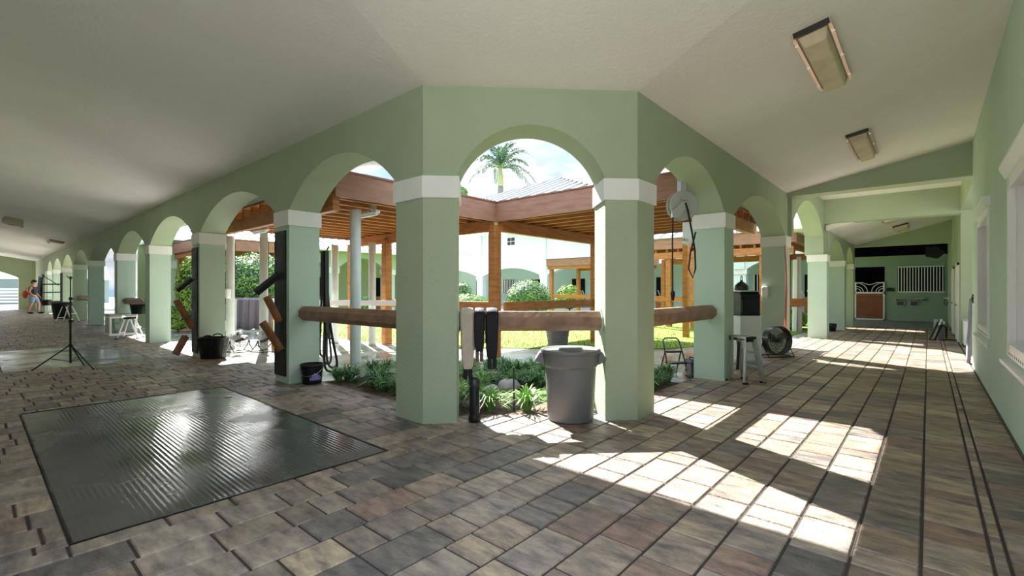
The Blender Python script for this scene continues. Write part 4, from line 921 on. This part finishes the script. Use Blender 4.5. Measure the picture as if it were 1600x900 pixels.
# ---- poles and wash-bay fittings
def pole(x, y, h, label, sleeve=False):
    t = thing('pole', label, 'pole', (x, y, -.055), 0, 'round white poles of the wash bay')
    mb = MB(); mb.lathe([(.02, 0), (.093, 0), (.093, h - .01), (.085, h), (.02, h)], n=28); mb.build('tube', PVC, t, smooth=True)
    mb = MB(); mb.lathe([(.093, 0), (.102, 0), (.102, .05), (.093, .06)], n=28); mb.build('base_ring', GREYL, t)
    if sleeve: MB().box(.088, .11, -.014, .014, 1.25, h - .15).build('dark_strip', STEEL, t); MB().tube([(.10, 0, 1.25), (.105, 0, 1.15), (.11, .01, 1.12)], .012, 6).build('hook', CHROME, t)
    return t
pole(4.38, 7.45, 2.84, 'thick white pole right behind the octagonal rail, with a tube lamp at its top')
pole(6.92, 10.95, 2.70, 'white pole beside the pergola post, past the octagonal rail')
pole(6.55, 12.2, 2.70, 'white pole beside the hanging hoses, deeper in the wash bay')
pole(4.52, 11.72, 2.80, 'white pole with a dark strip beside the amber bottle', True)
pole(4.22, 12.98, 2.80, 'white pole with a dark strip behind the wire floor fans', True)
pole(4.05, 25.3, 2.8, 'far white pole between the tack trunk and the pillar behind it')
def tube_lamp(label, p0, p1):
    p0, p1 = V3(p0), V3(p1); t = thing('tube_lamp', label, 'lamp', (p0 + p1) / 2, math.atan2((p1 - p0).y, (p1 - p0).x), 'tube lamps of the wash bays'); l = (p1 - p0).length
    mb = MB(); mb.cbox((0, 0, 0), (l, .11, .07)); mb.build('housing', WHITEP, t, bevel=.03)
    mb = MB(); mb.tube([(-l / 2 + .06, 0, -.035), (l / 2 - .06, 0, -.035)], .035, 10); mb.build('lens', WHITEM, t, smooth=True)
    for s in (-1, 1): MB().cbox((s * l * .3, 0, .06), (.04, .12, .12)).build('clip', ALU, t)
tube_lamp('white tube lamp by the top of the thick white pole', (4.62, 7.95, 2.76), (4.62, 7.12, 2.76))
tube_lamp('white tube lamp under the far pergola, seen past the ladder pillar', (18.3, 5.0, 2.86), (19.5, 5.0, 2.86))
tube_lamp('white tube lamp beside the black-padded pillar, under the pergola', (4.4, 11.2, 2.78), (4.4, 12.0, 2.78))
t = thing('wash_rail', 'white plank rail across the wash bay behind the poles', 'rail', (5.7, 12.55, -.05), 0)
MB().beam((0, 0, 1.12), (1.55, -2.45, 1.12), .05, .14).build('plank', WINW, t); MB().cbox((.03, 0, .6), (.08, .08, 1.2)).build('post', WINW, t); MB().cbox((1.55, -2.40, .6), (.08, .08, 1.2)).build('post', WINW, t)
t = thing('covered_cart', 'white-framed cart draped with a plum-grey cover beyond the poles', 'cart', (6.15, 16.4, -.05), R(-42))
mb = MB(); bm = mb.bm; g = []
for i in range(22):
    u = -.52 + 1.04 * i / 21; wv = .035 * math.sin(i * 1.25) + .015 * math.sin(i * 2.9)
    g.append([bm.verts.new((u, .25, 1.16)), bm.verts.new((u, -.22, 1.20)), bm.verts.new((u, -.30 + wv * .3, 1.14)), bm.verts.new((u * .99, -.33 + wv, .8)), bm.verts.new((u * .98, -.34 + wv * 1.4, .45)), bm.verts.new((u * .98, -.36 + wv, .20 + .03 * math.sin(i * .7)))])
for A, B in zip(g, g[1:]):
    for j in range(5): bm.faces.new([A[j], A[j + 1], B[j + 1], B[j]])
mb.build('cover', TARP, t, smooth=True, solid=.012)
f = MB()
for x in (-.58, .58):
    for y in (-.22, .22): f.cbox((x, y, .6), (.05, .05, 1.16))
for z in (.12, 1.15):
    for y in (-.22, .22): f.cbox((0, y, z), (1.2, .05, .05))
f.build('frame', WHITEM, t); MB().cbox((.85, .1, .62), (.5, .3, .9)).build('white_box', WHITEP, t, bevel=.01)
for x in (-.55, .55): MB().lathe([(.002, -.02), (.06, -.02), (.06, .02), (.002, .02)], (x, -.22, .062), 14, Matrix.Rotation(R(90), 3, 'X')).build('wheel', BLACKP, t)
t = thing('pump_bottle', 'amber pump bottle on the wash bay floor by the white pole', 'bottle', (4.74, 11.66, -.05))
MB().lathe([(.01, 0), (.07, .004), (.072, .02), (.072, .22), (.05, .26), (.02, .275), (.01, .275)], n=20).build('body', AMBER, t, smooth=True); MB().tube([(0, 0, .27), (0, 0, .36), (.05, -.03, .355)], .012, 6).build('pump', mat('tan_plastic', (.4, .26, .1), .4), t)
# ---- hose reel
t = thing('hose_reel', 'round grey hose reel with its arm hanging beside the ladder pillar', 'hose reel', (7.07, 2.80, 2.67), R(-40))
t.scale = (.95, .95, .95)
mb = MB(); X90 = Matrix.Rotation(R(90), 3, 'X')
mb.lathe([(.01, -.07), (.225, -.075), (.235, -.06), (.225, -.05), (.10, -.05), (.10, .05), (.225, .05), (.235, .06), (.225, .075), (.01, .07)], n=40, M=X90); mb.build('drum', GREYL, t, smooth=True)
MB().lathe([(.01, -.079), (.145, -.080), (.16, -.092), (.17, -.080), (.17, -.074), (.01, -.074)], n=32, M=X90).build('raised_ring', STEEL, t)
MB().lathe([(.01, -.08), (.13, -.083), (.13, -.077), (.01, -.077)], n=32, M=X90).build('hub_plate', WHITEP, t)
MB().lathe([(.10, -.045), (.17, -.045), (.17, .045), (.10, .045)], n=32, M=X90).build('wound_hose', BLACKP, t)
mb = MB(); mb.prism([(-.22, -.20), (-.22, -.10), (-.04, .06), (.04, .06), (.06, -.02), (-.06, -.14), (-.10, -.20)], -.115, -.09, (0, 0, 0), (1, 0, 0), (0, 0, 1), (0, 1, 0)); mb.build('guide_arm', GREYL, t, bevel=.005)
MB().cbox((0, 0, .455), (.09, .12, .74)).cbox((0, 0, .10), (.07, .22, .04)).build('hanger', GREYL, t)
mb = MB(); mb.tube([(-.20, -.10, -.16), (-.215, -.11, -.6), (-.21, -.11, -1.34)], .012, 8).build('drop_hose', BLACKP, t, smooth=True)
MB().lathe([(.01, -.1), (.018, -.1), (.034, -.02), (.034, .03), (.015, .06), (.01, .06)], (-.21, -.11, -1.40), 12).build('nozzle', BLACKP, t)
mb = MB(); mb.tube([(0, -.12, .03), (.03, -.14, -.1), (.10, -.14, -.45), (.145, -.14, -.72), (.16, -.13, -1.0), (.12, -.12, -1.14), (.05, -.12, -1.0), (.08, -.12, -.75), (.16, -.1, -.5), (.18, -.1, -.42)], .014, 8); mb.build('looped_hose', BLACKP, t, smooth=True)
t = thing('control_box', 'white control box below the hose reel', 'box', (7.88, 2.98, 2.16), 0)
MB().cbox((0, 0, .18), (.26, .16, .36)).build('case', WHITEP, t, bevel=.01); MB().cbox((0, -.09, .18), (.22, .02, .30)).build('cover', WHITEM, t); MB().cbox((-.2, 0, 0.06), (.14, .05, .04)).build('tap', CHROME, t)
t = thing('split_post', 'weathered white two-plank post at the lawn end under the tower arch', 'post', (19.0, 3.45, -.03), R(-45)); MB().beam((-.10, 0, 0), (-.07, 0, 2.5), .10, .10).build('plank', WINW, t); MB().beam((.12, .02, 0), (.08, .02, 2.6), .10, .10).build('plank', mat('grey_plank', (.42, .39, .36), .8), t)
MB().cbox((0, -.04, 1.0), (1.5, .06, .28)).build('cross_board', CEDAR, t)
t = thing('ridged_pot', 'grey ridged pot on the lawn edge behind the trash can', 'pot', (9.5, 6.85, -.05))
MB().lathe([(.02, 0), (.22, 0), (.23, .03), (.25, .20), (.262, .205), (.262, .225), (.252, .23), (.265, .33), (.278, .335), (.278, .36), (.27, .365), (.285, .46), (.30, .465), (.30, .50), (.27, .50), (.24, .06), (.02, .06)], n=32).build('body', GREYP, t, smooth=True); MB().lathe([(.01, .40), (.27, .40), (.27, .42), (.01, .43)], n=24).build('soil', SOIL, t)
# ---- planting bed
def inside(p, poly):
    c = False; n = len(poly)
    for i in range(n):
        (x0, y0), (x1, y1) = poly[i], poly[i - 1]
        if (y0 > p[1]) != (y1 > p[1]) and p[0] < (x1 - x0) * (p[1] - y0) / (y1 - y0) + x0: c = not c
    return c
def clump_mesh(seed, m_, nb=120, h=.40):
    rn = random.Random(seed); mb = MB(); bm = mb.bm
    for i in range(nb):
        a = rn.uniform(0, 2 * math.pi); out = rn.uniform(.08, .40); hh = h * rn.uniform(.55, 1.1); r0 = rn.uniform(0, .05); w = rn.uniform(.006, .011); pts = []
        dx, dy = math.cos(a), math.sin(a); px, py = -dy, dx
        for k in range(5):
            f = k / 4; r = r0 + out * f ** 1.5; z = hh * (1.55 * f - .75 * f * f * (1 + .5 * out / .34)); ww = w * (1 - f ** 2.5 * .95)
            pts.append((bm.verts.new((dx * r + px * ww, dy * r + py * ww, max(.002, z))), bm.verts.new((dx * r - px * ww, dy * r - py * ww, max(.002, z)))))
        for (p0, p1), (q0, q1) in zip(pts, pts[1:]): bm.faces.new([p0, p1, q1, q0])
    me = bpy.data.meshes.new('liriope_clump'); bm.to_mesh(me); bm.free(); me.materials.append(m_); return me
cm = [clump_mesh(i, LIRI if i < 4 else LIRI2) for i in range(6)]
rn = random.Random(11); spots = []
for i in range(6000):
    x, y = rn.uniform(3.6, 7.1), rn.uniform(2.85, 7.0); p_ = (x, y)
    if not inside(p_, BED): continue
    if min(x - 3.57, y - 2.85) < .16 or (x + y - 7.57) * q2 < .16: continue
    if (x - 4.75) ** 2 / .5 + (y - 4.05) ** 2 / .5 < 1 and x + y > 8.0: continue
    if min(math.hypot(x - 3.45, y - 4.1), math.hypot(x - 4.85, y - 2.65)) < .52: continue
    if (x - 5.9) ** 2 + (y - 3.3) ** 2 < .12 or (x < 3.75 and y < 4.7) or math.hypot(x - 4.38, y - 7.45) < .3: continue
    if all((x - a) ** 2 + (y - b) ** 2 > .225 ** 2 for a, b in spots): spots.append(p_)
for x, y in spots:
    o = bpy.data.objects.new('liriope', cm[4 + rn.randrange(2)] if (x + y < 8.35 or rn.random() < .15) else cm[rn.randrange(4)]); COL.objects.link(o)
    o.location = (x, y, -.02); o.rotation_euler = (0, 0, rn.uniform(0, 6.28)); k = rn.uniform(.8, 1.15); o.scale = (k, k, k)
    tag(o, 'clump of strappy green liriope leaves in the mulched bed behind the corner pillars', 'plant', 'liriope clumps in the planting bed')
mb = MB(); mb.tube([(0, 0, 0), (.015, .02, .52)], .011, 8); o = mb.build('stake', STEEL, None, loc=(4.16, 3.62, -.02)); tag(o, 'thin metal stake standing in the bare mulch beside the trash can', 'stake')
for i, (x, y, r, l) in enumerate(((5.0, 4.45, .19, 'larger grey stone in the bare patch of the bed'), (4.75, 4.55, .12, 'smaller grey stone beside the larger one in the bed'))):
    me = MB(); me.ell((0, 0, 0), (r, r * .8, r * .5), 12, 8); rs = random.Random(i)
    for v in me.bm.verts: v.co *= rs.uniform(.88, 1.08)
    o = me.build('stone', STONE, None, smooth=True, loc=(x, y, r * .28)); tag(o, l, 'stone', 'grey stones in the bed')
# ---- foliage
def foliage(name, label, cat, loc, rad, n, ls, m_, core=True, group=None, seed=0, zc=None, flat=.0):
    rs = random.Random(seed); mb = MB(); bm = mb.bm; zc = rad[2] if zc is None else zc
    for i in range(n):
        u = rs.uniform(-.75, 1); a = rs.uniform(0, 2 * math.pi); s = math.sqrt(1 - u * u); k = rs.uniform(.86, 1.05)
        nrm = V3((s * math.cos(a), s * math.sin(a), u)); p_ = V3((nrm.x * rad[0], nrm.y * rad[1], nrm.z * rad[2])) * k + V3((0, 0, zc))
        d = (nrm + V3((rs.uniform(-.8, .8), rs.uniform(-.8, .8), rs.uniform(-.4, .9)))).normalized(); x = d.orthogonal().normalized(); x.rotate(Matrix.Rotation(rs.uniform(0, 6.28), 3, d)); y = d.cross(x); q = ls * rs.uniform(.6, 1.3)
        bm.faces.new([bm.verts.new(p_ + x * q), bm.verts.new(p_ + y * q * .5 + d * q * .15), bm.verts.new(p_ - x * q), bm.verts.new(p_ - y * q * .5 + d * q * .15)])
    t = thing(name, label, cat, loc, 0, group); mb.build('foliage', m_, t, recalc=False)
    if core: mb = MB(); mb.ell((0, 0, zc), (rad[0] * .86, rad[1] * .86, rad[2] * .86), 20, 12); mb.build('shade_core', LEAFD, t, smooth=True)  # dark core stands in for the shade between the leaves
    mb = MB(); mb.tube([(0, 0, 0), (0, 0, zc)], max(.03, rad[0] * .06), 8); mb.build('stem', BARK, t)
    return t
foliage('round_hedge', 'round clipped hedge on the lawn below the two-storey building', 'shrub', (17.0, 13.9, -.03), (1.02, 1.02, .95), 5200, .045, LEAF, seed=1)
foliage('hedge', 'low pale-leaved hedge beside the round one, past the hanging girths', 'shrub', (15.2, 16.2, -.03), (1.6, .8, .62), 4200, .045, LEAFY, seed=2)
foliage('round_shrub', 'small dark round shrub behind the low pale hedge', 'shrub', (17.05, 18.5, -.03), (.6, .6, .95), 1800, .045, LEAF, seed=3)
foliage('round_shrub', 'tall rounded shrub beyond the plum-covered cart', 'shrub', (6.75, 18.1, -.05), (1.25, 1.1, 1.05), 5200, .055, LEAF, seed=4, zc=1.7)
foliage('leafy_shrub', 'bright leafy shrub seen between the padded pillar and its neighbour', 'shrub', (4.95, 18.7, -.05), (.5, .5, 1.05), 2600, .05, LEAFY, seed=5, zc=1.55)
foliage('low_shrub', 'low bright bush under the far pergola rail', 'shrub', (4.75, 19.7, -.05), (.55, .6, .45), 1700, .05, LEAFY, seed=6)
foliage('low_shrub', 'low leafy plants at the far lawn edge behind the drum fan pillar', 'shrub', (17.4, 4.3, -.03), (.8, .5, .32), 1500, .06, LEAF, seed=7)
foliage('low_shrub', 'low pale-leaved plants around the split white post', 'shrub', (19.9, 3.8, -.03), (.8, .5, .36), 1500, .06, LEAFY, seed=8)
foliage('palm_bush', 'bright green feathery bush behind the small pergola', 'shrub', (27.2, 18.6, -.03), (.9, .9, .9), 2600, .09, LEAFY, seed=9)
foliage('flowering_shrub', 'small shrub in front of the long low stable', 'shrub', (13.4, 22.3, -.03), (.55, .5, .6), 1300, .055, LEAF, seed=10)
t = foliage('tree', 'distant tree tip above the pergola beside the corner pillar', 'tree', (40.7, 44.4, -.3), (.9, .9, .9), 420, .2, LEAF, core=False, seed=12, zc=13.9)
def palm(loc, h):
    t = thing('palm_tree', 'tall royal palm with drooping fronds against the clouds', 'tree', loc)
    mb = MB(); mb.lathe([(.25, 0), (.42, .1), (.38, 4), (.42, 8), (.36, h - 3.2), (.34, h - 2.2), (.30, h - 2.1)], n=16); mb.build('trunk', TRUNK, t, smooth=True)
    mb = MB(); mb.lathe([(.30, h - 2.15), (.36, h - 2.0), (.33, h - 1.0), (.2, h - .2), (.08, h + .3)], n=16); mb.build('crown_shaft', mat('crown_green', (.32, .36, .16), .5), t, smooth=True)
    rs = random.Random(5); spec = [(0, .5, 3.0), (25, -.1, 3.9), (60, .9, 3.2), (100, .2, 3.3), (140, .8, 3.2), (178, .0, 3.3), (205, .55, 3.0), (240, .1, 3.3), (275, .8, 3.3), (300, .0, 3.8), (330, .7, 3.6), (355, -.05, 4.0), (80, 1.3, 2.8), (220, 1.3, 2.6), (320, 1.35, 3.0)]
    for a, el, ln in spec:
        a = R(a - 48); mb = MB(); bm = mb.bm; pts = []; ln *= 1.15
        for i in range(17):
            f = i / 16; r = ln * f * math.cos(el * (1 - .35 * f)); z = h - .1 + ln * (f * math.sin(max(-.1, el)) * 1.0 + .25 * math.sin(math.pi * f * .7) - .62 * f * f * (1.1 - .3 * el)); pts.append(V3((r * math.cos(a), r * math.sin(a), z)))
        mb.tube(pts, [.055 * (1 - i / 18) for i in range(17)], 5)
        for i in range(2, 17):
            d = (pts[i] - pts[i - 1]).normalized(); sd = d.cross(V3((0, 0, 1))).normalized(); up = sd.cross(d)
            for k in range(4):
                b = pts[i - 1].lerp(pts[i], k / 4)
                for s in (-1, 1):
                    L_ = .78 * math.sin(math.pi * (.12 + .80 * (i + k / 4) / 17)) * rs.uniform(.8, 1.1); dr = (sd * s * rs.uniform(.55, 1) + d * .55 + up * rs.uniform(-.25, .45)).normalized(); tip = b + dr * L_ + V3((0, 0, -.30 * L_)); md = b + dr * L_ * .5
                    bm.faces.new([bm.verts.new(b), bm.verts.new(md + d * .06), bm.verts.new(tip), bm.verts.new(md - d * .06)])
        mb.build('frond', PALML, t, recalc=False)
palm((40.44, 37.3, -.3), 15.9)
rs = random.Random(21); mb = MB(); bm = mb.bm; n = 0
while n < 16000:
    x, y = 7.4 + 11 * rs.random() ** 1.3, rs.uniform(3.3, 19)
    if not inside((x, y), LAWNP): continue
    n += 1; a = rs.uniform(0, 6.28); h = rs.uniform(.04, .09); c_, s_2 = math.cos(a) * .008, math.sin(a) * .008; q = V3((x, y, -.031)); ln = V3((rs.uniform(-.03, .03), rs.uniform(-.03, .03), h))
    bm.faces.new([bm.verts.new(q + V3((c_, s_2, 0))), bm.verts.new(q - V3((c_, s_2, 0))), bm.verts.new(q + ln)])
tag(mb.build('grass', BLADE, None, recalc=False), 'short bright green grass of the courtyard lawn', 'grass', None, 'stuff')

# ================================================================== BUILDINGS ACROSS THE COURTYARD
def big_building():
    t = thing('building', 'pale two-storey building with wide arches across the lawn', 'building', (30, 2, -.1)); X0 = 0
    cols = [8.4, 15.7, 23.0, 30.2, 37.5]; ys = [2.0] + cols; poly = [(1.5, 2.62)]; prev = 2.2
    for c_ in cols: poly += [(prev, 2.62)] + arc(prev, c_ - 2 - .35, 2.62, .65)[1:-1] + [(c_ - 2 - .35, 2.62)]; prev = c_ - 2 + .35
    poly += [(prev, 2.62)]
    mb = MB(); arch_wall(mb, (0, 0, .1), (0, 1, 0), (1, 0, 0), poly, 6.3, .5); mb.build('front_wall', PALE, t)
    for c_ in ys:
        y = c_ - 2 if c_ > 2 else 1.85
        MB().box(0, .5, y - .35, y + .35, 0, 2.5).build('column', PALE, t); MB().box(-.05, .55, y - .4, y + .4, 2.44, 2.74).build('capital', TRIMW, t); MB().box(-.12, 0, y - .28, y + .28, 2.74, 6.3).build('pilaster', PALE, t)
    G2 = mat('inner_green', (.42, .56, .48), .8); MB().box(3.2, 3.4, 1.4, 38, 0, 3.7).build('inner_wall', G2, t); MB().box(.5, 3.4, 1.4, 38, 3.6, 3.7).build('porch_ceiling', CEIL, t); MB().box(.5, 3.4, 1.4, 37, .02, .12).build('porch_floor', mat('porch_floor', (.4, .4, .38), .7), t)  # inner wall has its own greener colour
    for k, y in enumerate((3.0, 5.6, 9.3, 12.4, 16.6, 19.8, 24.3, 27.4, 31.2)):
        if k % 3 == 1:
            g = MB().box(3.14, 3.2, y - .8, y + .8, 1.2, 2.5).build('opening_shade', DARK, t); f = MB()  # near-black panel paints the shade behind the bars
            for i in range(9): f.box(3.10, 3.14, y - .8 + i * .2 - .02, y - .8 + i * .2 + .04, 1.2, 2.5)
            f.build('bars', WINW, g)
        else:
            g = MB().box(3.14, 3.2, y - .62, y + .62, .1, 2.45).build('doorway_shade', DARK, t); MB().box(3.08, 3.14, y - .62, y + .62, .1, 1.1).build('half_door', CEDAR, g)  # near-black panel paints the shade inside the doorway
            f = MB()
            for i in range(5): f.tube([(3.1, y - .62 + i * .31, 1.1), (3.1, y - .45 + i * .31, 1.5)], .025, 5)
            f.build('scroll_bars', WINW, g)
    for y in (24.4, 17.3, 10.0, 3.2):
        f = MB().box(-.06, .02, y - .55, y + .55, 5.15, 6.05).build('upper_window', WINW, t); MB().box(-.075, -.055, y - .40, y + .40, 5.3, 5.92).build('pane', STEEL, f)
        g = MB(); g.box(-.09, -.07, y - .02, y + .02, 5.3, 5.92).box(-.09, -.07, y - .4, y + .4, 5.58, 5.62); g.build('muntins', WINW, f)
    r = MB(); slab(r, [(-.9, 1.2, 6.2), (-.9, 38.2, 6.2), (3.6, 33, 8.0), (3.6, 4, 8.0)], .12); slab(r, [(8, 1.2, 6.2), (8, 38.2, 6.2), (3.6, 33, 8.0), (3.6, 4, 8.0)], .12); slab(r, [(-.9, 38.2, 6.2), (8, 38.2, 6.2), (3.6, 33, 8.0)], .12); slab(r, [(-.9, 1.2, 6.2), (8, 1.2, 6.2), (3.6, 4, 8.0)], .12); r.build('roof', ROOF, t)
    MB().box(.5, 7.5, 37.6, 38, 0, 6.3).box(7.2, 7.5, 1.5, 38, 0, 6.3).box(.5, 7.5, 1.5, 1.9, 0, 6.3).build('side_wall', PALE, t)
big_building()
def stable():
    t = thing('building', 'long low stable with pale green arches and white metal roof behind the wash bay', 'building', (5.0, 24, -.1))
    cols = [.35, 4.05, 7.75, 11.35, 15.0]; poly = [(0, 2.6)]; prev = 0.0
    for c_ in cols[:1]: prev = .7
    for c_ in cols[1:]: poly += [(prev, 2.6)] + arc(prev, c_ - .35, 2.6, .6)[1:-1] + [(c_ - .35, 2.6)]; prev = c_ + .35
    poly += [(prev, 2.6), (16.4, 2.6)]
    mb = MB(); arch_wall(mb, (0, 0, .1), (1, 0, 0), (0, 1, 0), poly, 3.75, .45); mb.build('front_wall', STUCCO_LIT, t)
    for c_ in cols:
        MB().box(c_ - .35, c_ + .35, 0, .45, 0, 2.48).build('column', STUCCO_LIT, t); MB().box(c_ - .39, c_ + .39, -.04, .49, 2.42, 2.72).build('capital', TRIMW, t)
    MB().box(15.7, 16.4, 0, .45, 0, 2.72).build('end_column', STUCCO_LIT, t)
    MB().box(0, 16.4, 3.0, 3.2, 0, 3.7).build('inner_wall', mat('lime_wall', (.50, .58, .33), .8), t); MB().box(0, 16.4, .45, 3.2, 3.55, 3.65).build('porch_ceiling', CEIL, t)
    for k, x in enumerate((2.2, 5.8, 8.8, 12.7)):
        g = MB().box(x - .5, x + .5, 2.94, 3.0, .1, 2.3).build('doorway_shade', DARK, t); MB().box(x - .5, x + .5, 2.88, 2.94, .1, 1.1).build('half_door', CEDAR, g)  # doorway shade painted as a near-black panel
    r, s = MB(), MB(); seam_roof(r, s, (-.6, -.9, 3.72), (17.2, -.9, 3.72), (17.2, 5, 6.1), (-.6, 5, 6.1), 40); slab(r, [(-.6, 5, 6.1), (17.2, 5, 6.1), (17.2, 10.5, 3.72), (-.6, 10.5, 3.72)], .05); r.build('roof', ROOF, t); s.build('roof_seams', SEAM, t)
    MB().box(-.6, 17.2, -.95, -.88, 3.55, 3.78).build('eave_board', WINW, t); MB().box(-.6, 17.2, -.88, .0, 3.66, 3.71).build('soffit', mat('soffit_green', (.30, .46, .25), .7), t)
    MB().box(16.0, 16.4, .45, 9.5, 0, 3.75).build('end_wall', STUCCO_LIT, t)
stable()
